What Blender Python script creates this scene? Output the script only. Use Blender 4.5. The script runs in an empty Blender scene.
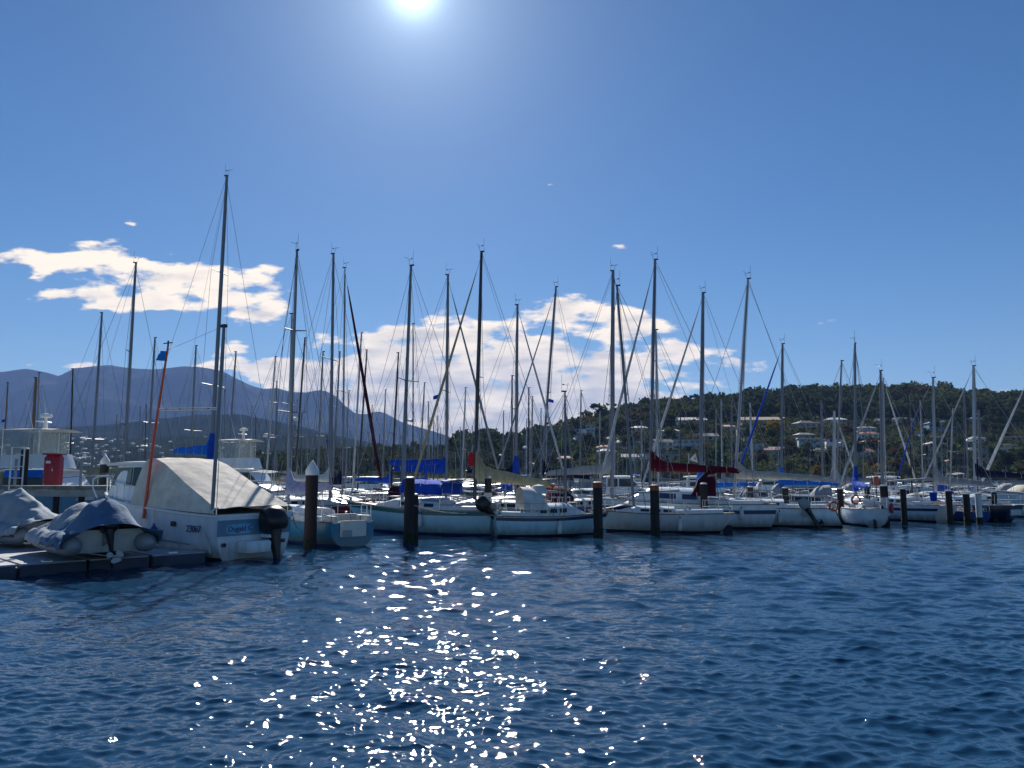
import bpy, math, random
import numpy as np
from mathutils import Vector, Matrix, Euler

R = math.radians
PI = math.pi
rnd = random.Random(7)
S = bpy.context.scene
COL = S.collection

# ------------------------------------------------------------------ camera
CAMH = 2.6
F = 768.0
PITCH = math.atan2(478 - 384, F)
CT, ST = math.cos(PITCH), math.sin(PITCH)

def ray(px, py):
    a = (px - 512) / F
    b = (384 - py) / F
    return Vector((a, CT - b * ST, ST + b * CT))

def at(px, py, Y):
    """world point seen at photo pixel px, py standing Y metres in front"""
    d = ray(px, py)
    return Vector((d.x / d.y * Y, Y, CAMH + d.z / d.y * Y))

def gx(px, Y, z=0.0):
    """world X of something at height z, Y metres in front, seen in column px"""
    return (px - 512) / F * (Y * CT + (z - CAMH) * ST)

def pix(p):
    dx, dy, dz = p[0], p[1], p[2] - CAMH
    fw = dy * CT + dz * ST
    up = -dy * ST + dz * CT
    return 512 + F * dx / fw, 384 - F * up / fw

cam = bpy.data.cameras.new('camera')
cam.sensor_width = 36
cam.lens = 36 * F / 1024
cam.clip_start = 0.05
cam.clip_end = 30000
co = bpy.data.objects.new('camera', cam)
co.location = (0, 0, CAMH)
co.rotation_euler = (R(90) + PITCH, 0, 0)
COL.objects.link(co)
S.camera = co

# ------------------------------------------------------------------ materials
def newmat(name):
    m = bpy.data.materials.new(name)
    m.use_nodes = True
    nt = m.node_tree
    b = nt.nodes['Principled BSDF']
    return m, nt, b

def mat(name, col, rough=0.5, metal=0.0, var=0.15, scale=2.0, bump=0.0, bscale=12.0, streak=False, spec=0.5):
    m, nt, b = newmat(name)
    b.inputs['Roughness'].default_value = rough
    b.inputs['Metallic'].default_value = metal
    b.inputs['Specular IOR Level'].default_value = spec
    tc = nt.nodes.new('ShaderNodeTexCoord')
    mp = nt.nodes.new('ShaderNodeMapping')
    nt.links.new(tc.outputs['Object'], mp.inputs['Vector'])
    if streak:
        mp.inputs['Scale'].default_value = (1.7, 1.7, 0.3)
    n = nt.nodes.new('ShaderNodeTexNoise')
    n.inputs['Scale'].default_value = scale
    n.inputs['Detail'].default_value = 6
    nt.links.new(mp.outputs['Vector'], n.inputs['Vector'])
    r = nt.nodes.new('ShaderNodeValToRGB')
    lo = [max(0, c * (1 - var * 1.3)) for c in col]
    hi = [min(1, c * (1 + var * 0.7)) for c in col]
    r.color_ramp.elements[0].position = 0.3
    r.color_ramp.elements[1].position = 0.7
    r.color_ramp.elements[0].color = (*lo, 1)
    r.color_ramp.elements[1].color = (*hi, 1)
    nt.links.new(n.outputs['Fac'], r.inputs['Fac'])
    nt.links.new(r.outputs['Color'], b.inputs['Base Color'])
    if bump > 0:
        n2 = nt.nodes.new('ShaderNodeTexNoise')
        n2.inputs['Scale'].default_value = bscale
        n2.inputs['Detail'].default_value = 5
        nt.links.new(tc.outputs['Object'], n2.inputs['Vector'])
        bp = nt.nodes.new('ShaderNodeBump')
        bp.inputs['Strength'].default_value = bump
        bp.inputs['Distance'].default_value = 0.05
        nt.links.new(n2.outputs['Fac'], bp.inputs['Height'])
        nt.links.new(bp.outputs['Normal'], b.inputs['Normal'])
    return m

M = {}
M['gel'] = mat('white_gelcoat', (0.72, 0.80, 0.86), 0.28, var=0.09, scale=2.2, streak=True)
M['gel2'] = mat('cream_gelcoat', (0.70, 0.68, 0.60), 0.32, var=0.08, scale=2.2, streak=True)
M['gel3'] = mat('grey_gelcoat', (0.55, 0.58, 0.60), 0.32, var=0.08, scale=2.2, streak=True)
M['gelblue'] = mat('pale_blue_paint', (0.20, 0.48, 0.72), 0.3, var=0.1, streak=True)
M['aquagel'] = mat('pale_aqua_gelcoat', (0.46, 0.72, 0.82), 0.28, var=0.08, streak=True)
M['turq'] = mat('turquoise_paint', (0.014, 0.19, 0.33), 0.3, var=0.12, streak=True)
M['navyhull'] = mat('navy_paint', (0.008, 0.016, 0.05), 0.2, var=0.2, streak=True)
M['bluehull'] = mat('blue_paint', (0.02, 0.06, 0.22), 0.25, var=0.2, streak=True)
M['redhull'] = mat('red_paint', (0.25, 0.02, 0.02), 0.3, var=0.15, streak=True)
M['boot_dark'] = mat('antifoul_dark', (0.012, 0.016, 0.035), 0.7)
M['boot_blue'] = mat('antifoul_blue', (0.01, 0.07, 0.30), 0.7)
M['boot_red'] = mat('antifoul_red', (0.12, 0.015, 0.015), 0.7)
M['green'] = mat('green_stripe_paint', (0.01, 0.13, 0.13), 0.35)
M['stripe_navy'] = mat('navy_stripe_paint', (0.01, 0.02, 0.09), 0.35)
M['stripe_red'] = mat('red_stripe_paint', (0.25, 0.02, 0.03), 0.35)
M['deck'] = mat('deck_nonslip', (0.42, 0.41, 0.38), 0.9, var=0.25, bump=0.2, bscale=60, spec=.15)
M['decktan'] = mat('tan_deck_paint', (0.36, 0.28, 0.18), 0.9, var=0.25, bump=0.2, bscale=60, spec=.15)
M['deckblue'] = mat('blue_grey_deck_paint', (0.16, 0.22, 0.27), 0.9, var=0.25, bump=0.2, bscale=60, spec=.15)
M['teak'] = mat('teak_wood', (0.28, 0.17, 0.09), 0.6, var=0.3, scale=6, streak=True)
M['glass'] = mat('dark_window_glass', (0.012, 0.018, 0.028), 0.06, var=0.1)
M['glassgreen'] = mat('green_tinted_glass', (0.012, 0.045, 0.045), 0.08, var=0.2, spec=.2)
M['purpleglass'] = mat('violet_window_glass', (0.03, 0.03, 0.12), 0.08, var=0.1)
M['clear'] = mat('clear_plastic_panel', (0.55, 0.60, 0.62), 0.15, var=0.12)
def clearmat():
    m = M['clear']; n_ = m.node_tree
    b = n_.nodes['Principled BSDF']; tr = n_.nodes.new('ShaderNodeBsdfTransparent'); tr.inputs[0].default_value = (.86, .9, .93, 1)
    ms = n_.nodes.new('ShaderNodeMixShader'); ms.inputs[0].default_value = .34
    n_.links.new(tr.outputs[0], ms.inputs[1]); n_.links.new(b.outputs[0], ms.inputs[2]); n_.links.new(ms.outputs[0], n_.nodes['Material Output'].inputs['Surface'])
clearmat()
def grime(name):
    m = M[name]; n_ = m.node_tree; b = n_.nodes['Principled BSDF']
    src = b.inputs['Base Color'].links[0].from_socket
    tc = n_.nodes.new('ShaderNodeTexCoord'); sp_ = n_.nodes.new('ShaderNodeSeparateXYZ'); n_.links.new(tc.outputs['Object'], sp_.inputs[0])
    mp = n_.nodes.new('ShaderNodeMapping'); mp.inputs['Scale'].default_value = (5, 5, .8); n_.links.new(tc.outputs['Object'], mp.inputs[0])
    nz = n_.nodes.new('ShaderNodeTexNoise'); nz.inputs['Scale'].default_value = 1.0; nz.inputs['Detail'].default_value = 5; n_.links.new(mp.outputs[0], nz.inputs[0])
    ad = n_.nodes.new('ShaderNodeMath'); ad.operation = 'MULTIPLY_ADD'; ad.inputs[1].default_value = -.75
    n_.links.new(nz.outputs['Fac'], ad.inputs[0]); n_.links.new(sp_.outputs['Z'], ad.inputs[2])
    mr_ = n_.nodes.new('ShaderNodeMapRange'); mr_.inputs[1].default_value = -.28; mr_.inputs[2].default_value = .12; mr_.inputs[3].default_value = .55; mr_.inputs[4].default_value = 0
    n_.links.new(ad.outputs[0], mr_.inputs[0])
    mx_ = n_.nodes.new('ShaderNodeMix'); mx_.data_type = 'RGBA'; mx_.inputs['B'].default_value = (.22, .21, .15, 1)
    n_.links.new(mr_.outputs[0], mx_.inputs['Factor']); n_.links.new(src, mx_.inputs['A']); n_.links.new(mx_.outputs['Result'], b.inputs['Base Color'])
for k_ in ('gel', 'gel2', 'gel3', 'gelblue', 'turq', 'aquagel'): grime(k_)
M['alu'] = mat('mast_aluminium', (0.20, 0.23, 0.28), 0.5, 0.35, var=0.12, streak=True)
M['alupale'] = mat('white_painted_mast', (0.42, 0.46, 0.50), 0.35, 0.1, var=0.08, streak=True)
M['aludark'] = mat('black_anodised_mast', (0.03, 0.03, 0.04), 0.35, 0.3, var=0.15)
M['woodmast'] = mat('varnished_wood', (0.22, 0.12, 0.06), 0.35, var=0.25, streak=True)
M['steel'] = mat('stainless_steel', (0.60, 0.62, 0.64), 0.22, 0.9, var=0.05)
M['wire'] = mat('rigging_wire', (0.11, 0.12, 0.14), 0.4, 0.6, var=0.05)
M['rope'] = mat('pale_rope', (0.55, 0.53, 0.48), 0.9, var=0.2, scale=30)
M['weed'] = mat('weed_and_barnacles', (0.020, 0.028, 0.012), 0.9, var=.7, scale=9, bump=.9, bscale=16)
M['bandorange'] = mat('faded_orange_band', (0.38, 0.10, 0.035), 0.6, var=.3, scale=5)
M['black'] = mat('black_plastic', (0.012, 0.012, 0.015), 0.35, var=0.2)
M['blackmatt'] = mat('black_rubber', (0.015, 0.015, 0.017), 0.8, var=0.2)
M['grey'] = mat('grey_plastic', (0.33, 0.35, 0.37), 0.45)
M['white'] = mat('white_paint', (0.80, 0.80, 0.79), 0.4, var=0.06)
M['orange'] = mat('orange_paint', (0.72, 0.13, 0.03), 0.5, var=0.1)
M['orangered'] = mat('red_orange_pole', (0.65, 0.09, 0.03), 0.4, var=0.1)
M['red'] = mat('red_cabinet_paint', (0.42, 0.015, 0.03), 0.4, var=0.18, streak=True)
M['pile'] = mat('dark_pile', (0.022, 0.018, 0.018), 0.75, var=0.5, scale=4, bump=0.5, bscale=9, streak=True)
M['pilewhite'] = mat('white_pile_sleeve', (0.66, 0.68, 0.68), 0.5, var=0.15, streak=True)
M['pilered'] = mat('rusty_steel_pile', (0.026, 0.010, 0.012), 0.7, var=0.5, scale=4, streak=True)
M['concrete'] = mat('weathered_concrete', (0.38, 0.37, 0.35), 0.85, var=0.25, scale=1.5, bump=0.3)
M['pontoon'] = mat('pontoon_plastic', (0.40, 0.41, 0.43), 0.7, var=0.25, scale=2.5, bump=0.2)
M['dockdark'] = mat('dock_side_rubber', (0.045, 0.06, 0.095), 0.7, var=0.3)
M['timber'] = mat('grey_timber', (0.25, 0.23, 0.20), 0.85, var=0.35, scale=3, bump=0.3)
M['fabgrey'] = mat('grey_boat_cover', (0.30, 0.355, 0.41), 0.9, var=0.14, scale=3, bump=0.35, bscale=7)
M['fabbluegrey'] = mat('blue_grey_cover', (0.09, 0.17, 0.28), 0.9, var=0.14, scale=3, bump=0.35, bscale=7)
M['hypalon'] = mat('grey_inflatable_rubber', (0.30, 0.33, 0.36), 0.55, var=0.1)
M['hypalondark'] = mat('dark_rubbing_strip', (0.05, 0.06, 0.08), 0.6)

def cloth(name, col, bump=0.45, bs=5.0, var=0.18):
    m = mat(name, col, 0.9, 0, var, 2.5, bump, bs, spec=0.2)
    return m
M['transom'] = mat('slate_blue_paint', (0.12, 0.27, 0.39), 0.35, var=.12, streak=True)
M['canvas'] = cloth('beige_canvas', (0.70, 0.65, 0.58), 0.35, 4)
M['c_blue'] = cloth('blue_sailcloth', (0.010, 0.075, 0.52))
M['c_brightblue'] = cloth('bright_blue_sailcloth', (0.015, 0.19, 0.75))
M['c_flag'] = cloth('blue_flag_cloth', (0.02, 0.30, 0.95))
M['c_navy'] = cloth('navy_sailcloth', (0.008, 0.012, 0.045))
M['c_tan'] = cloth('tan_sailcloth', (0.42, 0.36, 0.22))
M['c_beige'] = cloth('beige_sailcloth', (0.50, 0.48, 0.42))
M['c_maroon'] = cloth('maroon_sailcloth', (0.12, 0.005, 0.016))
M['c_darkmaroon'] = cloth('dark_maroon_canvas', (0.06, 0.006, 0.018))
M['c_grey'] = cloth('grey_sailcloth', (0.33, 0.35, 0.38))
M['c_lav'] = cloth('lavender_sailcloth', (0.36, 0.37, 0.55))
M['c_white'] = cloth('white_sailcloth', (0.72, 0.72, 0.70))
M['c_furl'] = cloth('pale_furled_sail', (0.52, 0.54, 0.56), 0.3)
M['c_red'] = cloth('red_sailcloth', (0.5, 0.02, 0.03))

# ------------------------------------------------------------------ mesh builder
class MB:
    def __init__(s):
        s.v = []; s.f = []; s.mi = []
    def add(s, vs, fs, mi=0):
        o = len(s.v)
        s.v.extend([tuple(p) for p in vs])
        for f in fs:
            s.f.append(tuple(o + i for i in f)); s.mi.append(mi)
        return s
    def box(s, c, d, rz=0.0, mi=0, taper=1.0, bev=0.0):
        hx, hy, hz = d[0] / 2, d[1] / 2, d[2] / 2
        ca, sa = math.cos(rz), math.sin(rz)
        def ringp(x, y, z):
            return [(-x, -y, z), (x, -y, z), (x, y, z), (-x, y, z)]
        if bev > 0:
            b = min(bev, hx * .6, hy * .6, hz * .6)
            def oct_(x, y, z):
                return [(-x + b, -y, z), (x - b, -y, z), (x, -y + b, z), (x, y - b, z), (x - b, y, z), (-x + b, y, z), (-x, y - b, z), (-x, -y + b, z)]
            def oct2(x, y, z):
                return [(-x + b, -y + b, z), (x - b, -y + b, z), (x - b, -y + b, z), (x - b, y - b, z), (x - b, y - b, z), (-x + b, y - b, z), (-x + b, y - b, z), (-x + b, -y + b, z)]
            t = taper
            rings = [oct_(hx, hy, -hz), oct_(hx * t, hy * t, hz - b)]
            top = [(p[0] * (1 - b / max(hx, .001) * .6), p[1] * (1 - b / max(hy, .001) * .6), hz) for p in rings[1]]
            rings.append(top)
            n = 8
            vs = [p for r in rings for p in r]
            fs = []
            for k in range(2):
                for i in range(n):
                    j = (i + 1) % n
                    fs.append((k * n + i, k * n + j, (k + 1) * n + j, (k + 1) * n + i))
            fs.append(tuple(range(n - 1, -1, -1)))
            fs.append(tuple(range(2 * n, 3 * n)))
        else:
            vs = ringp(hx, hy, -hz) + ringp(hx * taper, hy * taper, hz)
            fs = [(3, 2, 1, 0), (4, 5, 6, 7), (0, 1, 5, 4), (1, 2, 6, 5), (2, 3, 7, 6), (3, 0, 4, 7)]
        vs = [(c[0] + x * ca - y * sa, c[1] + x * sa + y * ca, c[2] + z) for x, y, z in vs]
        return s.add(vs, fs, mi)
    def tube(s, pts, rad, n=6, mi=0, caps=True, sy=1.0):
        pts = [Vector(p) for p in pts]
        if not hasattr(rad, '__len__'):
            rad = [rad] * len(pts)
        vs = []; m = len(pts)
        ref = None
        for i, p in enumerate(pts):
            d = (pts[min(i + 1, m - 1)] - pts[max(i - 1, 0)])
            if d.length < 1e-9: d = Vector((0, 0, 1))
            d.normalize()
            if ref is None:
                ref = Vector((0, 0, 1)) if abs(d.z) < .9 else Vector((1, 0, 0))
            a = ref - d * ref.dot(d)
            if a.length < 1e-6:
                a = d.orthogonal()
            a.normalize(); ref = a
            b = d.cross(a)
            for k in range(n):
                t = 2 * PI * k / n
                vs.append(p + a * (rad[i] * math.cos(t)) + b * (rad[i] * sy * math.sin(t)))
        fs = []
        for i in range(m - 1):
            for k in range(n):
                q = (k + 1) % n
                fs.append((i * n + k, i * n + q, (i + 1) * n + q, (i + 1) * n + k))
        if caps:
            fs.append(tuple(range(n - 1, -1, -1)))
            fs.append(tuple((m - 1) * n + k for k in range(n)))
        return s.add(vs, fs, mi)
    def loft(s, rings, closed=True, cap0=True, cap1=True, mi=0, mif=None):
        n = len(rings[0]); m = len(rings)
        vs = [p for r in rings for p in r]
        o = len(s.v)
        s.v.extend([tuple(p) for p in vs])
        for i in range(m - 1):
            for k in range(n if closed else n - 1):
                q = (k + 1) % n
                s.f.append((o + i * n + k, o + i * n + q, o + (i + 1) * n + q, o + (i + 1) * n + k))
                s.mi.append(mif(i, k) if mif else mi)
        if cap0: s.f.append(tuple(o + k for k in range(n - 1, -1, -1))); s.mi.append(mi)
        if cap1: s.f.append(tuple(o + (m - 1) * n + k for k in range(n))); s.mi.append(mi)
        return s
    def lathe(s, prof, c=(0, 0, 0), n=12, mi=0):
        rings = []
        for r, z in prof:
            rings.append([(c[0] + r * math.cos(2 * PI * k / n), c[1] + r * math.sin(2 * PI * k / n), c[2] + z) for k in range(n)])
        return s.loft(rings, True, True, True, mi)
    def sheet(s, grid, th, mi=0):
        """grid[i][j] points; makes a sheet of thickness th along -normal"""
        ni, nj = len(grid), len(grid[0])
        P = [[Vector(p) for p in row] for row in grid]
        top = []; bot = []
        for i in range(ni):
            for j in range(nj):
                du = P[min(i + 1, ni - 1)][j] - P[max(i - 1, 0)][j]
                dv = P[i][min(j + 1, nj - 1)] - P[i][max(j - 1, 0)]
                nn = du.cross(dv)
                if nn.length < 1e-9: nn = Vector((0, 0, 1))
                nn.normalize()
                top.append(P[i][j]); bot.append(P[i][j] - nn * th)
        N = ni * nj
        fs = []
        for i in range(ni - 1):
            for j in range(nj - 1):
                a, b, c, d = i * nj + j, (i + 1) * nj + j, (i + 1) * nj + j + 1, i * nj + j + 1
                fs.append((a, b, c, d)); fs.append((N + d, N + c, N + b, N + a))
        edge = [(i, 0) for i in range(ni)] + [(ni - 1, j) for j in range(1, nj)] + [(i, nj - 1) for i in range(ni - 2, -1, -1)] + [(0, j) for j in range(nj - 2, 0, -1)]
        for k in range(len(edge)):
            a = edge[k][0] * nj + edge[k][1]; b = edge[(k + 1) % len(edge)]; b = b[0] * nj + b[1]
            fs.append((b, a, N + a, N + b))
        return s.add(top + bot, fs, mi)
    def torus(s, c, R_, r, n=20, m=8, axis='x', mi=0):
        pts = []
        vs = []; fs = []
        for i in range(n):
            a = 2 * PI * i / n
            for j in range(m):
                b = 2 * PI * j / m
                q = R_ + r * math.cos(b)
                p = (r * math.sin(b), q * math.cos(a), q * math.sin(a))
                if axis == 'y': p = (p[1], p[0], p[2])
                if axis == 'z': p = (p[1], p[2], p[0])
                vs.append((c[0] + p[0], c[1] + p[1], c[2] + p[2]))
        for i in range(n):
            for j in range(m):
                fs.append((i * m + j, i * m + (j + 1) % m, ((i + 1) % n) * m + (j + 1) % m, ((i + 1) % n) * m + j))
        return s.add(vs, fs, mi)
    def build(s, name, mats, parent=None, smooth=True, angle=35, loc=None):
        me = bpy.data.meshes.new(name)
        me.from_pydata(s.v, [], s.f)
        if not isinstance(mats, (list, tuple)): mats = [mats]
        for m in mats: me.materials.append(M[m] if isinstance(m, str) else m)
        if len(mats) > 1:
            me.polygons.foreach_set('material_index', s.mi)
        me.validate()
        me.update()
        # consistent outward normals
        import bmesh
        bm = bmesh.new(); bm.from_mesh(me)
        bmesh.ops.recalc_face_normals(bm, faces=bm.faces)
        bm.to_mesh(me); bm.free()
        if smooth:
            me.polygons.foreach_set('use_smooth', [True] * len(me.polygons))
            me.set_sharp_from_angle(angle=R(angle))
        o = bpy.data.objects.new(name, me)
        COL.objects.link(o)
        if parent is not None: o.parent = parent
        if loc is not None: o.location = loc
        return o

def empty(name, loc, rz=0.0):
    o = bpy.data.objects.new(name, None)
    o.empty_display_size = 0.3
    COL.objects.link(o)
    o.location = loc; o.rotation_euler = (0, 0, rz)
    return o

def tag(o, label=None, cat=None, group=None, kind=None):
    if label: o['label'] = label
    if cat: o['category'] = cat
    if group: o['group'] = group
    if kind: o['kind'] = kind
    return o

def text(name, body, size, m, parent, loc, rot, depth=0.004):
    cu = bpy.data.curves.new(name, 'FONT')
    cu.body = body; cu.size = size; cu.extrude = depth
    cu.align_x = 'CENTER'; cu.align_y = 'CENTER'
    cu.materials.append(M[m])
    tmp = bpy.data.objects.new(name, cu); COL.objects.link(tmp)
    bpy.context.view_layer.update()
    me = bpy.data.meshes.new_from_object(tmp.evaluated_get(bpy.context.evaluated_depsgraph_get()))
    bpy.data.objects.remove(tmp); bpy.data.curves.remove(cu)
    me.name = name
    o = bpy.data.objects.new(name, me)
    COL.objects.link(o); o.parent = parent; o.location = loc; o.rotation_euler = rot
    return o

def sm(a, b, x):
    t = max(0.0, min(1.0, (x - a) / (b - a)))
    return t * t * (3 - 2 * t)

# ------------------------------------------------------------------ sun, sky
sd = ray(413, -12).normalized()
SUN_EL = math.asin(sd.z)
SUN_AZ = math.atan2(sd.x, sd.y)      # from +Y towards +X
sl = bpy.data.lights.new('sun', 'SUN')
sl.energy = 5.0
sl.angle = R(0.53)
sl.color = (1.0, 0.95, 0.87)
so = bpy.data.objects.new('sun', sl)
so.rotation_euler = (-sd).to_track_quat('-Z', 'Y').to_euler()
so.location = (0, 0, 60)
COL.objects.link(so)

W = bpy.data.worlds.new('World')
S.world = W
W.use_nodes = True
nt = W.node_tree
for n in list(nt.nodes): nt.nodes.remove(n)
out = nt.nodes.new('ShaderNodeOutputWorld')
bg = nt.nodes.new('ShaderNodeBackground')
bg.inputs['Strength'].default_value = SKY_STRENGTH = 0.06
nt.links.new(bg.outputs[0], out.inputs['Surface'])
sky = nt.nodes.new('ShaderNodeTexSky')
sky.sky_type = 'NISHITA'
sky.sun_disc = False
sky.sun_elevation = SUN_EL
sky.sun_rotation = SUN_AZ
sky.altitude = 0
sky.air_density = 1.0
sky.dust_density = 0.08
sky.ozone_density = 4.0

def nd(typ, **kw):
    n = nt.nodes.new(typ)
    for k, v in kw.items(): setattr(n, k, v)
    return n
def link(a, b): nt.links.new(a, b)
def mth(op, a, b=None, c=None):
    n = nd('ShaderNodeMath', operation=op)
    for i, x in enumerate((a, b, c)):
        if x is None: continue
        if isinstance(x, (int, float)): n.inputs[i].default_value = x
        else: link(x, n.inputs[i])
    return n.outputs[0]

tcw = nd('ShaderNodeTexCoord')
sp = nd('ShaderNodeSeparateXYZ'); link(tcw.outputs['Generated'], sp.inputs[0])
yy = mth('MAXIMUM', sp.outputs['Y'], 0.05)
U = mth('DIVIDE', sp.outputs['X'], yy)
V = mth('DIVIDE', sp.outputs['Z'], yy)
cv = nd('ShaderNodeCombineXYZ'); link(U, cv.inputs[0]); link(mth('MULTIPLY', V, 2.7), cv.inputs[1])
wn = nd('ShaderNodeTexNoise'); wn.inputs['Scale'].default_value = 9; wn.inputs['Detail'].default_value = 5
link(cv.outputs[0], wn.inputs['Vector'])
ws = nd('ShaderNodeSeparateColor'); link(wn.outputs['Color'], ws.inputs[0])
U2 = mth('MULTIPLY_ADD', mth('SUBTRACT', ws.outputs[0], 0.5), 0.10, U)
V2 = mth('MULTIPLY_ADD', mth('SUBTRACT', ws.outputs[1], 0.5), 0.055, V)
fn = nd('ShaderNodeTexNoise'); fn.inputs['Scale'].default_value = 17; fn.inputs['Detail'].default_value = 9; fn.inputs['Roughness'].default_value = 0.54
link(cv.outputs[0], fn.inputs['Vector'])
CLOUDS = [  # photo column, row, half width, half height, weight
    (20, 256, 46, 10, 1), (75, 261, 50, 11, 1), (130, 267, 60, 12, 1), (185, 281, 52, 15, 1), (228, 302, 50, 16, 1), (262, 318, 24, 10, .9),
    (40, 274, 16, 5, .8), (95, 297, 55, 9, .9), (140, 303, 30, 8, .9), (265, 280, 32, 11, .55), (85, 241, 22, 4.5, .6), (133, 228, 10, 3.5, .6),
    (166, 249, 8, 4, .5), (47, 142, 11, 4, .5), (235, 346, 26, 5, .95), (255, 366, 50, 10, 1), (78, 362, 30, 6, .95), (35, 360, 9, 4, .8), (205, 368, 25, 5, .8),
    (395, 333, 34, 13, 1), (450, 340, 70, 18, 1), (510, 356, 45, 20, 1), (420, 372, 100, 24, 1.1), (330, 385, 60, 10, .9),
    (520, 385, 110, 32, 1.2), (600, 366, 75, 16, 1), (640, 356, 30, 6, .6), (590, 400, 75, 18, 1), (470, 417, 120, 24, 1.2), (400, 424, 50, 14, 1), (300, 390, 40, 9, .9), (400, 400, 60, 14, .9),
    (560, 310, 42, 9, .95), (600, 316, 45, 10, .95), (650, 325, 30, 11, .95), (628, 332, 30, 8, .9), (690, 345, 22, 9, .9), (725, 356, 22, 8, .75), (745, 366, 12, 4, .6),
    (553, 184, 5, 2.5, .6), (1005, 389, 28, 5, .9), (875, 306, 8, 2, .35), (823, 325, 14, 3, .35), (617, 247, 6, 3, .35), (170, 345, 10, 3, .5), (300, 372, 20, 6, .6)]
D = None
for (cx, cy, hx, hy, wt) in CLOUDS:
    d0 = ray(cx, cy)
    u0, v0 = d0.x / d0.y, d0.z / d0.y
    a = mth('MULTIPLY', mth('SUBTRACT', U2, u0), 768.0 / hx)
    b = mth('MULTIPLY', mth('SUBTRACT', V2, v0 ), 768.0 / hy)
    r2 = mth('MULTIPLY_ADD', a, a, mth('MULTIPLY', b, b))
    g = mth('MULTIPLY', mth('EXPONENT', mth('MULTIPLY', r2, -0.75)), wt)
    D = g if D is None else mth('ADD', D, g)
D = mth('MINIMUM', D, 1.25)
front = mth('GREATER_THAN', sp.outputs['Y'], 0.05)
den = mth('MULTIPLY', mth('ADD', mth('MULTIPLY', D, 0.85), mth('MULTIPLY', mth('SUBTRACT', fn.outputs['Fac'], 0.53), 2.8)), front)
al = nd('ShaderNodeMapRange', interpolation_type='SMOOTHSTEP')
link(den, al.inputs[0]); al.inputs[1].default_value = 0.36; al.inputs[2].default_value = 0.84
al.inputs[3].default_value = 0; al.inputs[4].default_value = 0.96
ALPHA = mth('MULTIPLY', al.outputs[0], mth('GREATER_THAN', D, 0.05))
gn = nd('ShaderNodeTexNoise'); gn.inputs['Scale'].default_value = 11; gn.inputs['Detail'].default_value = 6
cv2 = nd('ShaderNodeCombineXYZ'); link(U, cv2.inputs[0]); link(mth('MULTIPLY_ADD', V, 3.8, 0.4), cv2.inputs[1])
link(cv2.outputs[0], gn.inputs['Vector'])
thick = nd('ShaderNodeMapRange', interpolation_type='SMOOTHSTEP')
link(mth('ADD', mth('ADD', mth('MULTIPLY', D, 0.5), mth('MULTIPLY', gn.outputs['Fac'], 1.5)), mth('MULTIPLY', mth('SUBTRACT', 0.15, V), 2.2)), thick.inputs[0])
thick.inputs[1].default_value = 1.02; thick.inputs[2].default_value = 1.75
cm = nd('ShaderNodeMix', data_type='RGBA')
link(thick.outputs[0], cm.inputs['Factor'])
CB = 1.0 / SKY_STRENGTH
cm.inputs['A'].default_value = (0.94 * CB, 0.81 * CB, 0.63 * CB, 1)
cm.inputs['B'].default_value = (0.40 * CB, 0.385 * CB, 0.39 * CB, 1)
# the sky itself, a little deeper than the model's default
hs = nd('ShaderNodeHueSaturation'); hs.inputs['Saturation'].default_value = 1.24; hs.inputs['Value'].default_value = 0.86; hs.inputs['Hue'].default_value = 0.503
link(sky.outputs[0], hs.inputs['Color'])
# bright aureole of the sky round the sun
dp = nd('ShaderNodeVectorMath', operation='DOT_PRODUCT'); link(tcw.outputs['Generated'], dp.inputs[0]); dp.inputs[1].default_value = tuple(sd)
ang = mth('MULTIPLY', mth('ARCCOSINE', mth('MINIMUM', dp.outputs['Value'], 0.999999)), 180 / PI)
g1_ = mth('MULTIPLY', mth('EXPONENT', mth('MULTIPLY', mth('POWER', mth('DIVIDE', ang, 1.5), 2), -1.0)), 0.9 * CB)
g2_ = mth('MULTIPLY', mth('EXPONENT', mth('DIVIDE', ang, -3.1)), 0.56 * CB)
g3_ = mth('MULTIPLY', mth('EXPONENT', mth('DIVIDE', ang, -11.0)), 0.10 * CB)
gs_ = mth('ADD', mth('ADD', g1_, g2_), g3_)
gc = nd('ShaderNodeCombineColor')
link(mth('MULTIPLY', gs_, .72), gc.inputs[0]); link(mth('MULTIPLY', gs_, .90), gc.inputs[1]); link(gs_, gc.inputs[2])
ga = nd('ShaderNodeMix', data_type='RGBA', blend_type='ADD'); ga.inputs['Factor'].default_value = 1.0
link(hs.outputs[0], ga.inputs['A']); link(gc.outputs[0], ga.inputs['B'])
AUR = ga.outputs['Result']
mx = nd('ShaderNodeMix', data_type='RGBA')
link(ALPHA, mx.inputs['Factor']); link(AUR, mx.inputs['A']); link(cm.outputs['Result'], mx.inputs['B'])
link(mx.outputs['Result'], bg.inputs['Color'])

# ------------------------------------------------------------------ render settings
S.render.engine = 'CYCLES'
cy = S.cycles
cy.use_denoising = True
try:
    cy.denoiser = 'OPENIMAGEDENOISE'
    cy.denoising_input_passes = 'RGB_ALBEDO_NORMAL'
    cy.denoising_prefilter = 'ACCURATE'
except Exception: pass
cy.max_bounces = 5; cy.diffuse_bounces = 2; cy.glossy_bounces = 3; cy.transmission_bounces = 3; cy.volume_bounces = 1
cy.transparent_max_bounces = 6
cy.caustics_reflective = False; cy.caustics_refractive = False
cy.sample_clamp_indirect = 6
cy.use_adaptive_sampling = False
S.view_settings.view_transform = 'Standard'
S.view_settings.look = 'None'
S.view_settings.gamma = 1.0
S.view_settings.exposure = 0.5
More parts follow.
